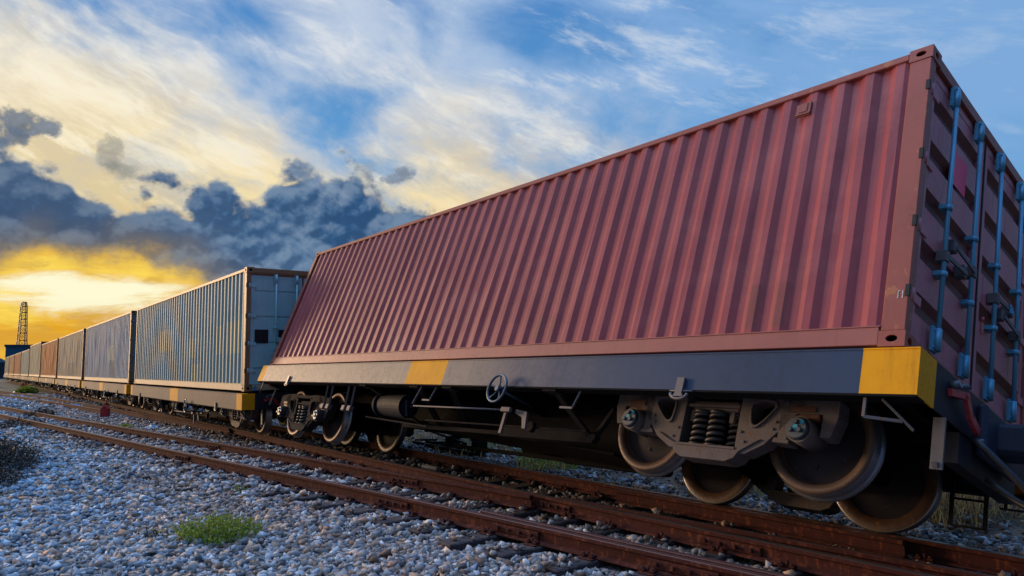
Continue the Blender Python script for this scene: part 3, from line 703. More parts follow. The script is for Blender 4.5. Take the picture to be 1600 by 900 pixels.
redc.rotation_euler = RED_ROT; redc.location = redM @ Vector((0, 0, ZD))
# the left bogie of the leaning wagon has stayed nearer the rails: hinge it about its far wheels
piv = Vector((-10.3, .56, .03))
rb2.matrix_local = Matrix.Translation(piv + Vector((0, -.02, -.07))) @ Matrix.Rotation(R(9.5), 4, 'X') @ Matrix.Translation(-piv)

# ------------------------------------------------------------------ the rest of the rake
def tc(x):
    d = max(0, -14.85 - x); return 5.665 - .00254 * d - .0000185 * d * d
def palette(name, side, post, rail, door, rod, **k):
    return (paint(name + '_side', side, .58, tuple(v * .35 for v in side), .4, k.get('rust', .06), (.16, .06, .025), scale=.8, streaks=k.get('streaks', .35), patches=k.get('patches', ()), fade=k.get('fade')),
            paint(name + '_post', post, .5, (.08, .04, .025), .5, .22, (.20, .08, .03), scale=1.2), paint(name + '_rail', rail, .5, (.12, .08, .05), .4, .12, scale=1),
            paint(name + '_door', door, .45, tuple(v * .4 for v in door), .35, .03, scale=.9, streaks=.3), paint(name + '_rod', rod, .4, (.05, .06, .07), .3, .05))
cream = (.80, .62, .22)
G1 = palette('greyblue', (.25, .39, .42), (.27, .16, .075), (.55, .42, .26), (.34, .60, .62), (.26, .50, .56), rust=.03,
             patches=[(-8.3, -6.6, 1.00, 1.62, cream), (-4.9, -4.0, .75, 1.25, cream), (-2.35, -1.75, .80, 1.45, cream), (-1.35, -.35, .80, 1.50, cream), (-6.9, -6.5, .16, .7, (.26, .22, .16)), (-4.4, -3.6, .18, .6, cream), (-10.5, -10.35, .6, 1.2, (.06, .06, .07))])
G2 = palette('paleblue', (.31, .41, .50), (.20, .12, .07), (.55, .42, .26), (.10, .19, .27), (.10, .18, .25), rust=.07, patches=[(-5.0, -3.4, .85, 1.45, (.66, .58, .34)), (-4.6, -3.2, .18, .85, (.16, .17, .16)), (-8.1, -7.6, .2, .5, (.1, .1, .1))])
G3 = palette('dustygrey', (.62, .44, .24), (.20, .12, .07), (.55, .42, .26), (.2, .2, .22), (.2, .2, .2), rust=.05, fade=(.30, .37, .42), patches=[(-6.5, -3.5, .2, .9, (.14, .15, .16))])
G4 = palette('orange', (.72, .21, .04), (.12, .06, .04), (.40, .27, .16), (.3, .1, .05), (.2, .1, .08), rust=.03)
G5 = palette('cream', (.66, .52, .30), (.13, .07, .05), (.55, .42, .26), (.2, .2, .2), (.2, .2, .2), fade=(.40, .45, .42))
G6 = palette('greygreen', (.45, .47, .38), (.16, .09, .06), (.40, .30, .2), (.2, .2, .2), (.2, .2, .2))
G7 = palette('brickred', (.66, .19, .06), (.10, .05, .04), (.40, .27, .16), (.3, .1, .05), (.2, .1, .08))
G8 = palette('rustorange', (.66, .27, .08), (.10, .05, .04), (.40, .27, .16), (.3, .1, .05), (.2, .1, .08))
G9 = palette('farcream', (.40, .36, .28), (.13, .07, .05), (.55, .42, .26), (.2, .2, .2), (.2, .2, .2))
rake = [(G1, 'blue-grey container with pale yellow ghosted patches, standing upright right behind the tipped red one', 0),
        (G2, 'pale blue container with one square cream patch, third container from the right', .0),
        (G3, 'tan and grey faded container between the pale blue one and the orange one', 0),
        (G4, 'rust orange container with a pale diagonal scuff, fifth from the right', 0),
        (G5, 'taller cream grey container just beyond the rust orange one', .25),
        (G6, 'greenish grey container before the brick red pair near the far end', 0),
        (G7, 'brick red container, third from the far end of the train', 0),
        (G8, 'brown orange container second from the far end of the train', 0),
        (G9, 'small cream container at the far end of the train under the blue building', 0)]
wl = ['flat wagon carrying the blue-grey container, its yellow end corner beside the leaning wagon', 'flat wagon under the pale blue container with the cream patch',
      'flat wagon under the tan and grey faded container', 'flat wagon under the rust orange container', 'flat wagon under the taller cream grey container',
      'flat wagon under the greenish grey container', 'flat wagon under the brick red container', 'flat wagon under the brown orange container',
      'last flat wagon at the far end of the train under the small cream container']
for i, (pal, lab, extra) in enumerate(rake):
    s0 = -14.853 - 13.27 * i; a = Vector((s0, tc(s0), 0)); b = Vector((s0 - CL, tc(s0 - CL), 0)); h = math.atan2(a.y - b.y, a.x - b.x)
    w = gw if i == 0 else copy_tree(gw)
    w.location = a; w.rotation_euler = (0, 0, h); tag(w, wl[i])
    c = container(*pal, lab, 'shipping containers on the train', vents=(i == 0), pitch=.278)
    c.location = a + Vector((0, 0, ZD)); c.rotation_euler = (0, 0, h)
    if extra: c.scale = (1, 1, 1 + extra / CH)
    if i == 0:
        mb = MB(); n = 12; q = [(.0, .034), (.010, .018), (.020, .0), (.016, -.016), (0, -.024), (-.016, -.016), (-.020, 0), (-.010, .018)]
        Mx = Matrix(((0, 1, 0, .0), (1, 0, 0, -CW / 2 + .22), (0, 0, 1, .055), (0, 0, 0, 1)))
        mb.prism([(u * 2.2, v * 2.2) for u, v in q], -.010, -.004, 0, Mx); mb.build('drop_emblem', BLUEP, c)

# ------------------------------------------------------------------ rails
def spline(pts, step=.5):
    out = []; P = [pts[0]] + list(pts) + [pts[-1]]
    for i in range(1, len(P) - 2):
        p0, p1, p2, p3 = [np.array(q, float) for q in P[i - 1:i + 3]]
        n = max(1, int(np.linalg.norm(p2 - p1) / step))
        for k in range(n):
            t_ = k / n; out.append(tuple(.5 * ((2 * p1) + (-p0 + p2) * t_ + (2 * p0 - 5 * p1 + 4 * p2 - p3) * t_ ** 2 + (-p0 + 3 * p1 - 3 * p2 + p3) * t_ ** 3)))
    out.append(tuple(pts[-1])); return out
RH = .145
RPROF = [(-.0325, 0), (-.0325, -.030), (-.009, -.042), (-.009, -.118), (-.055, -.132), (-.058, -RH), (.058, -RH), (.055, -.132), (.009, -.118), (.009, -.042), (.0325, -.030), (.0325, 0), (.024, .004), (-.024, .004)]
def rail_mesh(path, name, dz=0):
    mb = MB(); n = len(RPROF); P = [Vector((p[0], p[1], 0)) for p in path]; vs = []
    for i, p in enumerate(P):
        d = (P[min(i + 1, len(P) - 1)] - P[max(i - 1, 0)]).normalized(); nn = Vector((-d.y, d.x, 0))
        for (a, b) in RPROF: vs.append(p + nn * a + Vector((0, 0, b + dz)))
    for i in range(len(P) - 1):
        for k in range(n):
            f = (i * n + k, i * n + (k + 1) % n, (i + 1) * n + (k + 1) % n, (i + 1) * n + k)
            mb.f.append(f); mb.m.append(1 if k in (11, 12, 13) else 0); mb.sm.append(False)
    mb.v = [tuple(v) for v in vs]; mb.f += [tuple(range(n)), tuple(range((len(P) - 1) * n, len(P) * n))]; mb.m += [0, 0]; mb.sm += [False, False]
    return mb.build(name, [RUST, RUSTTOP])
def tshift(off, xs): return [(x, tc(x) + off) for x in xs]
far_x = [6, 3, 0, -3, -6, -10, -14, -18, -25, -40, -60, -90, -125, -160]
T1 = spline([(x, tc(x) + .535) for x in far_x], 1.5)
T2 = spline([(6, 5.36), (3, 5.33), (0, 5.28), (-2, 5.235), (-4, 5.18), (-6, 5.15)] + tshift(-.52, [-9, -14, -18, -25, -40, -60, -90, -125, -160]), 1.0)
S1PTS = [(-6.25, 5.045), (-7.2, 4.93), (-8.3, 4.78), (-11.2, 4.42), (-13.5, 4.12), (-16.2, 3.76), (-22.9, 2.88), (-30, 1.98), (-38, 1.02), (-50, -.3)]
S1 = spline(S1PTS, 1.0)
S1B = spline([(6, 6.02), (3, 5.85), (0, 5.66), (-2, 5.53), (-3.4, 5.42), (-4.9, 5.30), (-5.95, 5.235)], 1.0)
S2PTS = [(6, 5.2), (3, 4.97), (0, 4.70), (-2.9, 4.40), (-4, 4.28), (-5.5, 4.12), (-7.2, 3.92), (-9.2, 3.66), (-13.2, 3.10), (-20, 2.22), (-30.6, .86), (-38, -.05), (-50, -1.45)]
S2 = spline(S2PTS, 1.0)
GR = spline([(6, 5.33), (2, 4.99), (0, 4.81), (-2.9, 4.51), (-4, 4.39), (-5.5, 4.23), (-6.0, 4.20)], 1.0)
CR = spline([(-2.72, 6.085), (-3.2, 6.095), (-5.4, 6.095), (-5.9, 6.06)], .6)
TH1 = spline([(-18, 5.07), (-21.1, 4.90), (-29.5, 4.45), (-46, 3.55), (-54.5, 2.95), (-66, 1.9), (-80, .4)], 2)
TH2 = spline([(-30, 3.95), (-43, 2.9), (-51, 2.2), (-60, 1.3), (-75, -.4)], 2)
rails = {}
for nm, path, lab, dz in (('T1', T1, 'rusty running rail that the lowered far wheels of the leaning wagon stand on', 0), ('T2', T2, 'rusty running rail under the near side of the train, passing the frog', .0022),
                      ('S1', S1, 'rusty rail of the empty siding that runs into the frog beside the train track', 0), ('S1B', S1B, 'short rusty wing rail right of the frog between the two running rails', 0),
                      ('S2', S2, 'rusty rail nearest the camera with sleeper ends sticking out in front', 0), ('GR', GR, 'guard rail lying close behind the nearest rail at lower right', -.003), ('CR', CR, 'short check rail block beside the far rail below the wheels', -.004),
                      ('TH1', TH1, 'thin distant rail leaving the train track toward the left edge', -.002), ('TH2', TH2, 'outer distant rail of the third track at the left edge', -.001)):
    o = rail_mesh(path, 'rail', dz); tag(o, lab, 'rail', 'rails of the turnout'); rails[nm] = (o, path)
def at_x(path, x):
    for p, q in zip(path, path[1:]):
        lo, hi = sorted((p[0], q[0]))
        if lo <= x <= hi: t_ = (x - p[0]) / (q[0] - p[0]); return p[1] + (q[1] - p[1]) * t_, math.atan2(q[1] - p[1], q[0] - p[0])
    return None
# joint bars with bolts
def joint(nm, x, sides=(-1,), w=.62):
    o, path = rails[nm]; r = at_x(path, x)
    if not r: return
    y, h = r
    if abs(h) > PI / 2: h -= math.copysign(PI, h)
    Mz = Matrix.Translation((x, y, 0)) @ Matrix.Rotation(h, 4, 'Z')
    for s in sides:
        mb = MB(); a, b = sorted((s * .011, s * .034)); mb.box(-w / 2, w / 2, a, b, -.116, -.046, 0, Mz, ch=.006)
        for k in range(4):
            bx = -w * .36 + k * w * .24; p = Mz @ Vector((bx, s * .034, -.080)); q = Mz @ Vector((bx, s * .062, -.080)); mb.cyl(p, q, .018, n=6)
        mb.build('joint_bar', RUST, o)
for nm in ('T1', 'T2'): rails[nm][0].data.materials[1] = RAILSHINE
joint('S2', -7.35, (-1, 1)); joint('S2', -3.55, (-1,)); joint('S2', -5.35, (-1,)); joint('S1', -8.6, (-1, 1)); joint('T2', -7.9, (-1, 1)); joint('T2', -5.95, (-1,), .5); joint('T2', -3.75, (-1,)); joint('T1', -4.4, (-1,)); joint('T1', -2.95, (-1,), .5); joint('S2', -13.6); joint('S1', -15)

# ------------------------------------------------------------------ sleepers
def timber():
    m, nt, b, oc = mat('weathered_timber')
    info = nt.nodes.new('ShaderNodeObjectInfo'); rnd = S(nt, info.outputs['Random'])
    g = noise(nt, vscale(nt, oc, 26, .9, 20), 2.0, 7, .65, .3); f = noise(nt, oc, 8, 6, .6)
    c = mixc(nt, g.smooth(.3, .7), (.020, .015, .020), (.085, .070, .075))
    c = mixc(nt, f.smooth(.5, .7) * .5, c, (.12, .10, .10)); c = mixc(nt, rnd * .4, c, (.035, .02, .02))
    setc(nt, b, c); b.inputs['Roughness'].default_value = .8; bump(nt, b, g, .8, .02); return m
TIMBER = timber()
clip_rails = ['T1', 'T2', 'S1', 'S1B', 'S2']
slist = []   # (cx, cy, half length, angle)
x = 3.0
while x > -10.2:
    sy = at_x(S2, x)[0]; y0 = sy - .52 + random.uniform(-.06, .06); y1 = 6.78 + random.uniform(-.05, .05); slist.append((x + random.uniform(-.02, .02), (y0 + y1) / 2, (y1 - y0) / 2, R(90) + random.uniform(-.015, .015))); x -= .62
xt = x
while x > -34: slist.append((x, tc(x), 1.02, R(90) + random.uniform(-.02, .02))); x -= .62
x = xt
while x > -30:
    r1 = at_x(S1, x); r2 = at_x(S2, x)
    if r1 and r2: slist.append((x + .06, (r1[0] + r2[0]) / 2 + .0, 1.0 + random.uniform(-.05, .05), R(90) + math.atan(.128) + random.uniform(-.02, .02)))
    x -= .62
base_me = None
for k, (cx, cy, hl, an) in enumerate(slist):
    mb = MB(); mb.box(-hl, hl, -.11, .11, -RH - .13, -RH - .003, ch=.012)
    Mx = Matrix(((0, 1, 0, 0), (1, 0, 0, 0), (0, 0, 1, 0), (0, 0, 0, 1)))
    o = mb.build('railway_sleeper', TIMBER); o.location = (cx, cy, random.uniform(-.003, 0)); o.rotation_euler = (0, 0, an)
    lab = ('long turnout sleeper, its dark end showing in front of the nearest rail' if cx > -10.2 else
           'sleeper of the train track half buried in ballast' if abs(hl - 1.02) < 1e-6 else 'sleeper of the empty siding half buried in ballast')
    tag(o, lab, 'sleeper', 'long turnout sleepers' if cx > -10.2 else ('train track sleepers' if abs(hl - 1.02) < 1e-6 else 'siding sleepers'))
# rail clips: one base plate with two spikes each side per sleeper crossing, children of their rail
mb = MB(); mb.box(-.075, .075, -.13, .13, -RH - .002, -RH + .010, ch=.003)
for sx in (-.045, .045):
    for s in (-1, 1):
        mb.cyl((sx, s * .085, -RH + .010), (sx, s * .085, -RH + .048), .016, n=6); mb.box(sx - .022, sx + .022, *sorted((s * .045, s * .105)), -RH + .018, -RH + .032)
mb.cyl((0, -.072, -RH + .012), (0, -.072, -RH + .062), .022, .012, n=8)
clip0 = mb.build('rail_clip', RUST); first = True
for nm in clip_rails:
    o, path = rails[nm]; cnt = 0
    for (cx, cy, hl, an) in slist:
        if cx < -24: continue
        if nm in ('T1', 'T2', 'S1B') and cx < -10.2 and abs(hl - 1.02) > 1e-6: continue
        if nm in ('S1', 'S2') and cx < -10.2 and abs(hl - 1.02) < 1e-6: continue
        r = at_x(path, cx)
        if not r: continue
        h = r[1]
        if abs(h) > PI / 2: h -= math.copysign(PI, h)
        c = clip0 if first else clip0.copy()
        if not first: COL.objects.link(c)
        first = False; c.parent = o; c.location = (cx, r[0], 0); c.rotation_euler = (0, 0, h)

# ------------------------------------------------------------------ ground and ballast
def gh(x, y):
    """ballast / terrain height (numpy)"""
    x = np.asarray(x, float); y = np.asarray(y, float)
    n = .018 * np.sin(x * 1.7 + y * 1.1) * np.cos(y * 1.3 - x * .6) + .012 * np.sin(x * 4.1 + 2) * np.sin(y * 3.7) + .008 * np.sin(x * 9.3 + y * 5)
    s2 = 4.70 + .108 * np.minimum(0, x) * 1.0
    s2 = np.where(x < -5, 4.16 + (x + 5) * .131, s2)
    base = np.full_like(x, -.180) + n - .030 * np.clip((x + 13) / 4, 0, 1) * np.clip((y - 2.9) / .6, 0, 1) * np.clip((7.3 - y) / .5, 0, 1)
    # falls away gently on the camera side, and mounds up between the rails
    front = np.clip((s2 - .75 - y) / 1.2, 0, 1); base = base - .035 * front
    # berm of soil behind the train
    back = np.clip((y - 7.2) / 1.6, 0, 1); back = back * back * (3 - 2 * back)
    far = np.clip((-x - 22) / 15, 0, 1)
    base = base + back * (.34 + .10 * np.sin(x * 1.9) + .06 * np.sin(x * 4.7 + y)) * (1 - far * .6)
    dist = np.hypot(x, y); base = base * np.clip(1.6 - dist / 120, .3, 1) - np.clip((dist - 80) / 400, 0, 1) * .3
    return base
def ground_mat():
    m, nt, b, oc = mat('ballast_ground'); p = geo_pos(nt); x, y, z = sep(nt, p)
    v = nt.nodes.new('ShaderNodeTexVoronoi'); nt.links.new(p.v, v.inputs['Vector']); v.inputs['Scale'].default_value = 22; vc = S(nt, v.outputs['Color']); vd = S(nt, v.outputs['Distance'])
    r_, g_, b_ = sep(nt, vc)
    big = noise(nt, p, .55, 6, .6); mid = noise(nt, p, 3, 6, .6)
    stone = mixc(nt, r_.smooth(.1, .9), (.10, .115, .14), (.33, .37, .42)); stone = mixc(nt, g_.smooth(.80, .88) * .7, stone, (.30, .19, .12))
    stone = mixc(nt, vd.smooth(.3, .75) * .75, stone, (.03, .032, .04))
    stone = mixc(nt, big.smooth(.52, .68) * .45, stone, (.13, .11, .10))
    earth = mixc(nt, mid.smooth(.35, .7), (.10, .07, .055), (.26, .19, .13)); 
    green = mixc(nt, noise(nt, p, 9, 5, .6).smooth(.3, .7), (.035, .06, .018), (.10, .12, .04))
    earth = mixc(nt, big.smooth(.42, .56) * .6, earth, green)
    dirt = (y + (mid - .5) * .9).smooth(7.1, 7.4)
    dist = (x * -1 + (big - .5) * 16).smooth(42, 60)
    c = mixc(nt, dirt.max(dist * (1 - (y + big * 1.0).smooth(2.5, 3.2) * .0)), stone, earth)
    setc(nt, b, c); b.inputs['Roughness'].default_value = .9
    bump(nt, b, vd * -1 + mid * .5, .7, .03); return m
GM = ground_mat()
def grid(xs, ys, name, m):
    X, Y = np.meshgrid(xs, ys, indexing='ij'); Z = gh(X, Y)
    nx, ny = len(xs), len(ys); co = np.stack([X, Y, Z], -1).reshape(-1, 3)
    i = np.arange((nx - 1) * (ny - 1)); a = (i // (ny - 1)) * ny + i % (ny - 1)
    fs = np.stack([a, a + ny, a + ny + 1, a + 1], 1)
    me = bpy.data.meshes.new(name); me.vertices.add(len(co)); me.vertices.foreach_set('co', co.ravel())
    me.loops.add(fs.size); me.loops.foreach_set('vertex_index', fs.ravel()); me.polygons.add(len(fs)); me.polygons.foreach_set('loop_start', np.arange(len(fs)) * 4); me.polygons.foreach_set('use_smooth', np.ones(len(fs), bool))
    me.update(calc_edges=True); me.materials.append(m); o = bpy.data.objects.new(name, me); COL.objects.link(o); return o
xs = np.unique(np.concatenate([-np.geomspace(30, 3000, 45), np.arange(-30, 12, .11), np.geomspace(12, 1500, 25)]))
ys = np.unique(np.concatenate([-np.geomspace(6, 1500, 28), np.arange(-6, 14, .12), np.geomspace(14, 3000, 45)]))
tag(grid(xs, ys, 'ground', GM), kind='structure')

def rocks():
    """crushed stone: one mesh, each stone an irregular faceted lump"""
    phi = (1 + 5 ** .5) / 2   # golden ratio: base solid for the stones
    V = np.array([(-1, phi, 0), (1, phi, 0), (-1, -phi, 0), (1, -phi, 0), (0, -1, phi), (0, 1, phi), (0, -1, -phi), (0, 1, -phi), (phi, 0, -1), (phi, 0, 1), (-phi, 0, -1), (-phi, 0, 1)], float); V /= np.linalg.norm(V[0])
    F = np.array([(0, 11, 5), (0, 5, 1), (0, 1, 7), (0, 7, 10), (0, 10, 11), (1, 5, 9), (5, 11, 4), (11, 10, 2), (10, 7, 6), (7, 1, 8), (3, 9, 4), (3, 4, 2), (3, 2, 6), (3, 6, 8), (3, 8, 9), (4, 9, 5), (2, 4, 11), (6, 2, 10), (8, 6, 7), (9, 8, 1)])
    nv = 40; var = V[None] * rng.uniform(.52, 1.22, (nv, 12, 1)) + rng.normal(0, .13, (nv, 12, 3))
    Vo = np.array([(1, 0, 0), (-1, 0, 0), (0, 1, 0), (0, -1, 0), (0, 0, 1), (0, 0, -1)], float); Fo = np.array([(0, 2, 4), (2, 1, 4), (1, 3, 4), (3, 0, 4), (2, 0, 5), (1, 2, 5), (3, 1, 5), (0, 3, 5)])
    varo = Vo[None] * rng.uniform(.7, 1.2, (nv, 6, 1)) + rng.normal(0, .14, (nv, 6, 3))
    Vc = np.array([(i, j, k) for i in (-1, 1) for j in (-1, 1) for k in (-1, 1)], float) * .62
    Fc = np.array([(0, 1, 3), (0, 3, 2), (4, 6, 7), (4, 7, 5), (0, 4, 5), (0, 5, 1), (2, 3, 7), (2, 7, 6), (0, 2, 6), (0, 6, 4), (1, 5, 7), (1, 7, 3)])
    varc = Vc[None] * rng.uniform(.55, 1.45, (nv, 8, 1)) + rng.normal(0, .16, (nv, 8, 3))
    SH = {0: (varo, Fo), 1: (var, F), 2: (varc, Fc)}
    def place(zmin, zmax, spacing, size, kind):
        # sample level-camera polar area uniformly, with margin
        A = .5 * (zmax ** 2 - zmin ** 2) * 1.80; n = int(A / spacing ** 2)
        Z = np.sqrt(rng.uniform(zmin ** 2, zmax ** 2, n)); U = rng.uniform(-.90, .90, n) * Z
        x = HX * Z + RX * U; y = HY * Z + RY * U
        keep = (y < 8.4) & (y > -8) & ((y < 7.32) | (rng.random(n) < np.clip((8.4 - y) / 1.1, 0, 1) ** 2 * .35))
        x, y = x[keep], y[keep]; n = len(x)
        z = gh(x, y); s = size * rng.lognormal(0, .38, n).clip(.4, 1.95)
        # keep stones off sleepers and rails
        ok = np.ones(n, bool); low = np.zeros(n, bool)
        for (cx, cy, hl, an) in slist:
            dx, dy = x - cx, y - cy; u = dx * math.cos(an) + dy * math.sin(an); v = -dx * math.sin(an) + dy * math.cos(an)
            inside = (np.abs(v) < .115) & (np.abs(u) < hl + .02); ok &= ~(inside & (rng.random(n) > (.10 if cx > -10.2 else .55))); low |= inside
            # between-sleeper mound
        for nm, (o, path) in rails.items():
            P = np.array(path); o_ = np.argsort(P[:, 0]); ry = np.interp(x, P[o_, 0], P[o_, 1]); inr = (x > P[:, 0].min()) & (x < P[:, 0].max())
            ok &= ~(inr & (np.abs(y - ry) < .075)); nearr = inr & (np.abs(y - ry) < .14); s = np.where(nearr, s * .8, s)
        x, y, z, s, low = x[ok], y[ok], z[ok], s[ok], low[ok]; n = len(x)
        z = np.where(low, -RH + .004, z) + s * rng.uniform(.05, .65, n)
        z = np.minimum(z, np.where(y > 3.2, -.055, .2)) if zmax < 14 else z
        vv = SH[kind][0][rng.integers(0, nv, n)]; q = rng.normal(size=(n, 4)); q /= np.linalg.norm(q, axis=1)[:, None]
        w_, a, b, c = q.T
        Rm = np.stack([1 - 2 * (b * b + c * c), 2 * (a * b - c * w_), 2 * (a * c + b * w_), 2 * (a * b + c * w_), 1 - 2 * (a * a + c * c), 2 * (b * c - a * w_), 2 * (a * c - b * w_), 2 * (b * c + a * w_), 1 - 2 * (a * a + b * b)], 1).reshape(n, 3, 3)
        ax = rng.uniform(.50, 1.30, (n, 1, 3)); P = np.einsum('nij,nkj->nki', Rm, vv * ax) * s[:, None, None]; P[:, :, 2] *= .82
        P += np.stack([x, y, z], 1)[:, None, :]
        k = P.shape[1]; FF = SH[kind][1]
        fs = FF[None] + (np.arange(n) * k)[:, None, None]
        col = rng.random(n); warmth = rng.random(n)
        big = .5 + .5 * np.sin(x * .8 + 1.3 * np.sin(y * .9)) * np.cos(y * 1.1 + x * .3)
        g = .18 + .52 * col ** 1.6
        blu = np.clip((-x - 4) / 8, 0, 1) * np.clip((3.2 - y) / 2, 0, 1); c3 = np.stack([g * (.96 - .38 * blu), g * (1.0 - .06 * blu), g * (1.04 + .20 * blu)], 1).clip(0, .85)
        dirty = np.exp(-((x + 11.5) / 2.2) ** 2 - ((y - 2.3 + (x + 11.5) * .12) / .55) ** 2) + np.exp(-((x + 9.0) / 1.6) ** 2 - ((y - 2.55) / .3) ** 2) + .6 * np.exp(-((y - 3.0 - (x + 13) * .13) / .5) ** 2) * (x < -13)
        dm_ = rng.random(n) < np.clip(dirty, 0, 1) * .75; c3[dm_] = np.stack([g * .62, g * .50, g * .44], 1)[dm_]
        brown = warmth > (.90 - .22 * big); c3[brown] = np.stack([g * 1.25, g * .88, g * .64], 1)[brown]
        tan_ = (warmth > .74 - .1 * big) & ~brown; c3[tan_] = np.stack([g * 1.05, g * .98, g * .95], 1)[tan_]
        darks = rng.random(n) < .10; c3[darks] *= .42
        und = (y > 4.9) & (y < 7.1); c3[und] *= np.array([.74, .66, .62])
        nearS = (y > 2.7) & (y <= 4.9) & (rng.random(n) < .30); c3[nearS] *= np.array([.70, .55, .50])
        return P.reshape(-1, 3), fs.reshape(-1, 3), np.repeat(c3, k, 0)
    sets = [place(3.4, 9.0, .048, .0245, 1), place(3.4, 9.0, .038, .0265, 2), place(9.0, 15, .062, .029, 1), place(9.0, 15, .060, .031, 2), place(15, 30, .075, .038, 0), place(30, 48, .17, .07, 0)]
    off = 0; vs, fs, cs = [], [], []
    for a, b, c in sets: vs.append(a); fs.append(b + off); cs.append(c); off += len(a)
    vs, fs, cs = np.concatenate(vs), np.concatenate(fs), np.concatenate(cs)
    me = bpy.data.meshes.new('ballast_gravel'); me.vertices.add(len(vs)); me.vertices.foreach_set('co', vs.astype(np.float32).ravel())
    me.loops.add(fs.size); me.loops.foreach_set('vertex_index', fs.astype(np.int32).ravel()); me.polygons.add(len(fs)); me.polygons.foreach_set('loop_start', (np.arange(len(fs)) * 3).astype(np.int32))
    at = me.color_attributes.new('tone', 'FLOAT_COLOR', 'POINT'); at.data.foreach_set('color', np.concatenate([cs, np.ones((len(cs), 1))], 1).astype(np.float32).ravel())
    me.update(calc_edges=True)
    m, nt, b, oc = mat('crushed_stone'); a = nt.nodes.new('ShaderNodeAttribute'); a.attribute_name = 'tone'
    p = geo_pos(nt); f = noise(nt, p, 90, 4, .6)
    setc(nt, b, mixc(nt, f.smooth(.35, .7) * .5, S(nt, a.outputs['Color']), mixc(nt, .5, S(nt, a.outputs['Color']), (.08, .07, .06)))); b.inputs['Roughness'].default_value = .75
    me.materials.append(m); o = bpy.data.objects.new('ballast_gravel', me); COL.objects.link(o); tag(o, 'bluish grey crushed stone ballast covering the yard', 'gravel', kind='stuff')
    print('stones verts', len(vs))
rocks()

# ------------------------------------------------------------------ vegetation
def leafmat(name, c1, c2, trans=.25):
    m, nt, b, oc = mat(name); p = geo_pos(nt); f = noise(nt, p, 9, 4, .6)
    setc(nt, b, mixc(nt, f.smooth(.3, .7), c1, c2)); b.inputs['Roughness'].default_value = .6
    tr = nt.nodes.new('ShaderNodeBsdfTranslucent'); tr.inputs[0].default_value = tuple(c2) + (1,); mx = nt.nodes.new('ShaderNodeMixShader'); mx.inputs[0].default_value = trans
    nt.links.new(b.outputs[0], mx.inputs[1]); nt.links.new(tr.outputs[0], mx.inputs[2]); nt.links.new(mx.outputs[0], nt.nodes['Material Output'].inputs[0]); return m
WEED = leafmat('weed_leaf', (.07, .18, .02), (.27, .38, .04), .35); WEEDY = leafmat('weed_leaf_yellow', (.15, .16, .02), (.24, .22, .04))
DRYM = leafmat('dry_grass_blade', (.50, .28, .08), (.85, .58, .22), .45); DRYD = leafmat('dry_grass_dark', (.14, .08, .04), (.30, .18, .09), .4); GRS = leafmat('green_grass_blade', (.12, .26, .03), (.30, .42, .06), .4)
DARKB = leafmat('dark_bush_leaf', (.022, .028, .026), (.060, .062, .055), .1); DARKTW = plain('dead_twig', (.055, .036, .034), .8)
def leaves(mb, pos, n, size, rnd, mi=0):
    pass
def weed(name, loc, rx, ry, h, nst, nl, ls, mats, label, cat, seed, flowers=0):
    rnd = random.Random(seed); t = empty(name, loc); tag(t, label, cat)
    st, lf = MB(), MB()
    for i in range(nst):
        a = rnd.uniform(0, 2 * PI); q = rnd.random() ** .6; bx, by = q * rx * math.cos(a), q * ry * math.sin(a); hh = h * (1 - .55 * q * q) * rnd.uniform(.55, 1.1)
        lean = Vector((bx * .35 + rnd.uniform(-.05, .05), by * .35 + rnd.uniform(-.05, .05), hh)); p0 = Vector((bx * .7, by * .7, -.05)); p1 = p0 + lean * .55; p2 = p0 + lean + Vector((0, 0, .05))
        st.tube([p0, p1, p2], .0022, 4)
        for k in range(nl):
            u = rnd.uniform(.15, 1.05); p = p0.lerp(p2, u) + Vector((rnd.gauss(0, .022), rnd.gauss(0, .022), rnd.gauss(0, .012)))
            d = Vector((rnd.gauss(0, 1), rnd.gauss(0, 1), rnd.uniform(-.2, .9))).normalized(); s = ls * rnd.uniform(.5, 1.3); w = d.cross(Vector((rnd.gauss(0, 1), rnd.gauss(0, 1), rnd.gauss(0, 1)))).normalized() * s * .38
            lf.add([p, p + d * s * .45 + w, p + d * s, p + d * s * .45 - w], [(0, 1, 2, 3)], 1 if (len(mats) > 1 and rnd.random() < .14) else 0)
    st.build('stem', DARKTW if mats[0] is DARKB else WEED, t, recalc=False); lf.build('foliage', mats, t, recalc=False); return t
def blades(mb, cx, cy, rad, n, hmin, hmax, rnd, mis, spread=.5, w=.006, gz=True):
    for i in range(n):
        a = rnd.uniform(0, 2 * PI); q = rad * rnd.random() ** .5; x, y = cx + q * math.cos(a), cy + q * math.sin(a); z = float(gh(x, y)) if gz else 0
        h = rnd.uniform(hmin, hmax); b = rnd.uniform(0, 2 * PI); l = Vector((math.cos(b), math.sin(b), 0)) * h * rnd.uniform(.1, spread * 2); s_ = Vector((-math.sin(b), math.cos(b), 0)) * w * rnd.uniform(.6, 1.3)
        p0 = Vector((x, y, z - .02)); p1 = p0 + l * .4 + Vector((0, 0, h * .6)); p2 = p0 + l + Vector((0, 0, h * rnd.uniform(.6, 1)))
        mb.add([p0 - s_, p0 + s_, p1 + s_ * .7, p1 - s_ * .7, p2], [(0, 1, 2, 3), (3, 2, 4)], rnd.choice(mis))
weed('weed_clump', (-7.55, 2.02, gh(-7.55, 2.02)), .52, .38, .20, 170, 20, .030, [WEED, WEEDY], 'low green leafy weed growing out of the gravel in the foreground', 'weed', 3)
weed('weed_clump', (-7.95, 1.55, gh(-7.9, 1.55)), .16, .14, .14, 24, 12, .026, [DARKB, WEED], 'thin dark sprig beside the left of the green foreground weed', 'weed', 4)
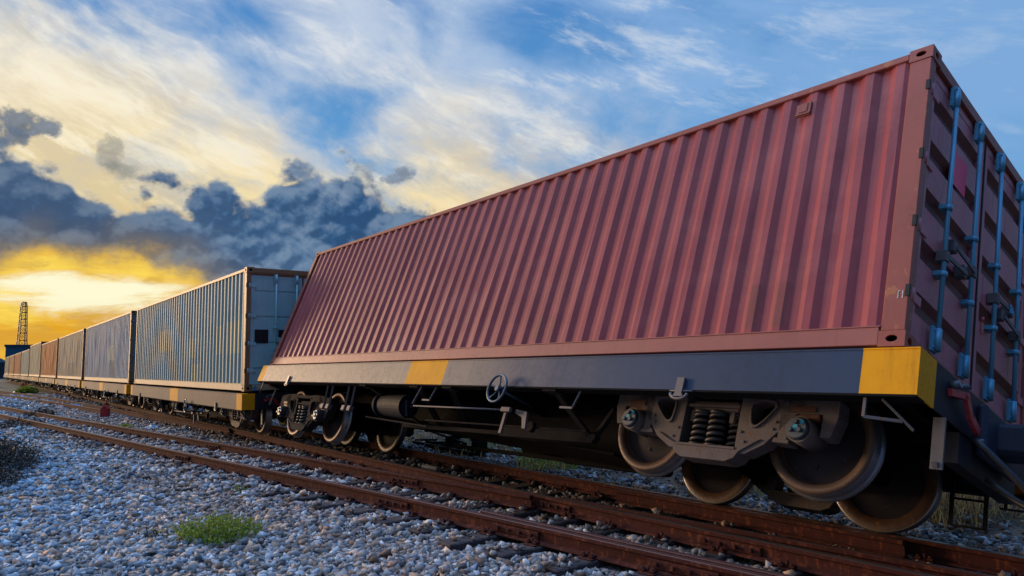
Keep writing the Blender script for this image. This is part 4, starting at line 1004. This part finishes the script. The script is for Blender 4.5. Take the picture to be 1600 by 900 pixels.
weed('bush', (-15.6, .35, gh(-15.6, .35)), 1.7, .70, .50, 330, 26, .045, [DARKB, DARKB], 'dark low bush at the left edge beside the nearest rail', 'bush', 5)
weed('bush', (-13.4, .28, gh(-13.4, .3)), .9, .45, .26, 150, 20, .035, [DARKB, DARKTW], 'sparse dead scrub spreading right below the dark bush', 'bush', 6)
weed('bush', (-64, 3.3, gh(-64, 3.3)), 1.0, .7, .55, 90, 40, .12, [WEED, WEEDY], 'round green shrub by the train far down the track', 'bush', 8)
weed('bush', (-92, .6, -.3), 3.5, 1.5, .75, 140, 40, .2, [WEED, WEEDY], 'green scrub beyond the end of the train at the left edge', 'bush', 9)
weed('weed_clump', (-9.9, 2.9, gh(-9.9, 2.9)), .18, .12, .07, 30, 10, .02, [WEED, DARKB], 'tiny low green sprout close to the nearest rail', 'weed', 14)
weed('weed_clump', (-22.2, 3.45, gh(-22, 3.4)), .35, .22, .16, 40, 14, .05, [WEED, WEEDY], 'small green weed right of the red marker block', 'weed', 10)
weed('bush', (-26.3, 1.2, gh(-26, 1.2)), 1.5, .7, .25, 90, 14, .06, [DARKB, DARKTW], 'flat dark scrub left of the red marker block', 'bush', 11)
weed('bush', (-31, 2.1, gh(-31, 2)), 1.4, .5, .3, 70, 14, .07, [DARKB, DARKTW], 'patch of dark scrub between the siding and the third track', 'bush', 12)
rnd = random.Random(21)
mb = MB(); blades(mb, -8.7, 7.55, .65, 620, .14, .36, rnd, [0, 0, 1], .7, .008); o = mb.build('grass_tuft', [GRS, DRYM], recalc=False); tag(o, 'green grass tuft on the bank behind the wagon between its bogies', 'grass tuft')
mb = MB()
for i in range(26):
    x = rnd.uniform(-20, 5); y = rnd.uniform(7.7, 10.5)
    blades(mb, x, y, rnd.uniform(.5, 1.0), 330, .08, .30, rnd, [0, 0, 1, 2] if rnd.random() < .4 else [0, 1], .9, .007)
for i in range(22): blades(mb, rnd.uniform(-4.5, 1.5), rnd.uniform(7.7, 9.4), .6, 420, .10, .42, rnd, [0, 0, 0, 1], .9, .007)
for i in range(46):
    x = rnd.uniform(-14.5, -8.0); y = 2.3 - (x + 11.5) * .12 + rnd.gauss(0, .32)
    blades(mb, x, y, .22, 26, .02, .09, rnd, [1, 1, 0, 2] if rnd.random() < .3 else [1], 1.2, .004)
for i in range(30):
    x = rnd.uniform(-34, -14); y = at_x(S2, x)[0] - .6 + rnd.gauss(0, .25) if rnd.random() < .5 else at_x(S1, x)[0] + .6 + rnd.gauss(0, .3)
    blades(mb, x, y, .35, 30, .03, .12, rnd, [1, 2] if rnd.random() < .4 else [1], 1.2, .006)
tag(mb.build('dry_grass', [DRYM, DRYD, GRS], recalc=False), 'dry straw coloured grass on the bank behind the train', 'grass', kind='stuff')
def tree(x, y, h, cr, seed, label, mats):
    rnd = random.Random(seed); t = empty('tree', (x, y, 0)); tag(t, label, 'tree'); mb = MB(); mb.cyl((0, 0, -.3), (.1, 0, h * .5), .16, .10, n=10)
    tips = []
    for k in range(9):
        a = rnd.uniform(0, 2 * PI); p = Vector((.1, 0, h * rnd.uniform(.25, .5))); q = p + Vector((math.cos(a) * cr * rnd.uniform(.4, .85), math.sin(a) * cr * rnd.uniform(.4, .85), h * rnd.uniform(.1, .42))); mb.tube([p, p.lerp(q, .5) + Vector((0, 0, .1)), q], .04, 6); tips.append(q)
    mb.build('trunk', DARKTW, t)
    lf = MB()
    for q in tips + [Vector((0, 0, h * .85))]:
        for k in range(6):
            c = q + Vector((rnd.gauss(0, .5), rnd.gauss(0, .5), rnd.gauss(0, .35))) * cr * .5; r = cr * rnd.uniform(.16, .32)
            for j in range(120):
                d = Vector((rnd.gauss(0, 1), rnd.gauss(0, 1), rnd.gauss(0, .8))).normalized(); p = c + d * r * rnd.uniform(.5, 1.05); s = .16 * rnd.uniform(.5, 1.2); w = d.cross(Vector((rnd.gauss(0, 1), rnd.gauss(0, 1), rnd.gauss(0, 1)))).normalized(); u = w.cross(d)
                lf.add([p - w * s * .4, p + u * s, p + w * s * .4, p - u * s], [(0, 1, 2, 3)], rnd.choice((0, 0, 1)))
    lf.build('crown', mats, t, recalc=False); return t
tree(3.0, 23.0, 2.4, 1.6, 5, 'green bushy tree seen past the right end of the red container', [GRS, WEED])

# ------------------------------------------------------------------ small things in the yard
def pos_on(px, py, z=-.17):
    d = FW + RT * ((px - 800) / FPX) - UP * ((py - 450) / FPX); s = (z - CAM.z) / d.z; return CAM + d * s
def marker(px, py, w, h, label):
    p = pos_on(px, py); t = empty('marker_block', p, R(56)); tag(t, label, 'marker', 'red trackside markers'); mb = MB()
    mb.prism([(-w / 2, -.1), (w / 2, -.1), (w / 2, h * .72), (w * .12, h), (-w * .12, h), (-w / 2, h * .72)], -w * .4, w * .4); mb.build('painted_block', REDM, t, bevel=.02)
    mb = MB(); mb.box(-w * .6, w * .6, -w * .5, w * .5, -.12, .03, ch=.02); mb.build('footing', CONC, t)
REDM = plain('marker_red', (.42, .018, .03), .6); CONC = plain('concrete', (.2, .2, .2), .8)
marker(164, 653, .25, .44, 'red painted peaked block standing between the siding and the train, the nearer one')
marker(37, 611, .42, .62, 'small red marker block far down the track beside the green shrub')
def rag(px, py, sx, sy, h, m, label, seed):
    rnd = random.Random(seed); p = pos_on(px, py); n = 9; mb = MB(); vs = []
    for i in range(n):
        for j in range(n):
            u, v = i / (n - 1) - .5, j / (n - 1) - .5; e = max(0, 1 - (u * u + v * v) * 3.6); vs.append((u * sx + rnd.uniform(-.03, .03) * sx, v * sy + rnd.uniform(-.03, .03) * sy, e * h * rnd.uniform(.5, 1.1)))
    mb.add(vs, [(i * n + j, i * n + n + j, i * n + n + j + 1, i * n + j + 1) for i in range(n - 1) for j in range(n - 1)]); o = mb.build('plastic_sheet', m, recalc=False); o.location = p; tag(o, label, 'litter', 'crumpled plastic litter')
BSHEET = plain('blue_plastic', (.02, .28, .62), .35)
rag(119, 638, .9, .5, .22, BSHEET, 'crumpled light blue plastic sheet left of the red marker block', 1)
rag(238, 669, 1.1, .35, .10, BSHEET, 'flat blue plastic scrap right of the red marker block near the rail', 2)
rag(28, 613, 1.6, .6, .25, BSHEET, 'distant blue plastic sheet beside the far red marker', 3)
rag(27, 703, .22, .14, .08, plain('white_rag', (.6, .6, .58), .6), 'small white scrap lying in the dark bush', 4)
mb = MB(); mb.box(-.17, .17, -.04, .04, 0, .05, ch=.015); o = mb.build('stick', plain('pale_stick', (.45, .40, .36), .7)); p = pos_on(672, 733, -.12); o.location = p; o.rotation_euler = (0, .05, .25); tag(o, 'pale broken stick lying between the rails left of the frog', 'stick')

t = empty('switch_lever_frame', (-10.9, 7.42, -.14), R(176)); tag(t, 'low dark point lever frame on the ballast seen below the leaning wagon', 'lever frame')
mb = MB()
for y in (0, .28): mb.bar((-.5, y, .03), (1.9, y, .03), .07, .07)
for x in (-.3, .3, .9, 1.5): mb.bar((x, -.05, .10), (x + .25, .33, .10), .06, .03)
mb.build('base_frame', DARKSTEEL, t)
for x in (-.45, .55):
    mb = MB(); mb.box(x - .10, x + .10, .0, .24, -.06, .26, ch=.02); mb.build('lever_stand', DARKSTEEL, t)
mb = MB(); mb.bar((.0, .14, .16), (1.6, .14, .30), .035, .035); mb.cyl((1.6, .14, .26), (1.6, .14, .36), .05, n=10); mb.build('lever', DARKSTEEL, t)

# ------------------------------------------------------------------ far background
def ray(px, py, dist):
    d = FW + RT * ((px - 800) / FPX) - UP * ((py - 450) / FPX); s = dist / math.hypot(d.x, d.y); return CAM + d * s
TOWM = plain('tower_steel', (.10, .075, .05), .5)
D = 330; b0 = ray(31, 590, D); top = ray(33, 470, D); b0.z = -.5; Ht = top.z
tw = empty('lattice_tower', b0, .25); tag(tw, 'tall steel lattice tower rising behind the far end of the train', 'tower')
lev = [0, .36, .48, .58, .68, .77, .86, .94, 1]; wd = [2.3, 1.55, 1.25, 1.15, 1.08, 1.0, .92, .85, .62]; mb = MB(); br = MB(); rr_ = .20
cs = lambda i: [Vector((sx * wd[i], sy * wd[i], Ht * lev[i])) for sx, sy in ((-1, -1), (1, -1), (1, 1), (-1, 1))]
for i in range(len(lev) - 1):
    a, b = cs(i), cs(i + 1)
    for k in range(4):
        mb.bar(a[k], b[k], .26, .26); br.bar(a[k], b[(k + 1) % 4], .11, .11); br.bar(a[(k + 1) % 4], b[k], .11, .11); br.bar(b[k], b[(k + 1) % 4], .22, .22)
mb.build('leg_frame', TOWM, tw); br.build('bracing', TOWM, tw)
mb = MB()
for lv in (.66, .76): mb.bar((-2.6, 0, Ht * lv), (2.6, 0, Ht * lv), .16, .16)
mb.build('crossarm', TOWM, tw)
def corr_mat(name, col):
    m, nt, b, oc = mat(name); x, y, z = sep(nt, oc); f = noise(nt, oc, .4, 5, .6)
    k = ((x + y) * 8).op('SINE'); setc(nt, b, mixc(nt, f.smooth(.3, .7) * .5 + k * .1, col, tuple(v * .6 for v in col))); b.inputs['Roughness'].default_value = .5; return m
BLUEB = corr_mat('blue_cladding', (.018, .115, .20)); DKB = corr_mat('dark_cladding', (.02, .05, .09)); ROOFM = plain('light_roof', (.14, .30, .42), .6); WINM = plain('dark_window', (.02, .03, .04), .2)
D = 210; pl = ray(9, 542, D); pr = ray(75, 542, D); c = (pl + pr) / 2; L = (pr - pl).length; an = math.atan2(pr.y - pl.y, pr.x - pl.x)
h = ray(40, 541, D).z
wh = empty('warehouse', (c.x, c.y, -.5), an); tag(wh, 'blue clad warehouse block behind the last containers below the lattice tower', 'warehouse')
mb = MB(); mb.box(-L / 2, L / 2, 0, 14, 0, h + .5); mb.build('wall', BLUEB, wh)
mb = MB(); mb.box(-L / 2 - .3, L / 2 + .3, -.3, 14.3, h + .5, h + .9); mb.build('roof', DKB, wh)
mb = MB(); mb.box(-L / 2 + 1, -L / 2 + 3, -.05, -.01, .2, 3.2); mb.build('door', WINM, wh)
pl = ray(-60, 575, 190); pr = ray(8, 575, 190); L = (pr - pl).length; an = math.atan2(pr.y - pl.y, pr.x - pl.x); h = ray(4, 560, 190).z + .5
sh = empty('depot_shed', (pl.x, pl.y, -.5), an); tag(sh, 'low dark shed with a pale roof edge at the far left edge', 'shed')
mb = MB(); mb.box(0, L, 0, 12, 0, h * .82); mb.build('wall', DKB, sh)
mb = MB(); mb.prism([(-.4, h * .82), (L + .4, h * .82), (L - .8, h), (.8, h)], -.5, 12.5); mb.build('roof', ROOFM, sh)
for i in range(5):
    mb = MB(); mb.box(1 + i * 2.2, 2.4 + i * 2.2, -.06, -.01, 1.2, 2.6); mb.build('window', WINM, sh)
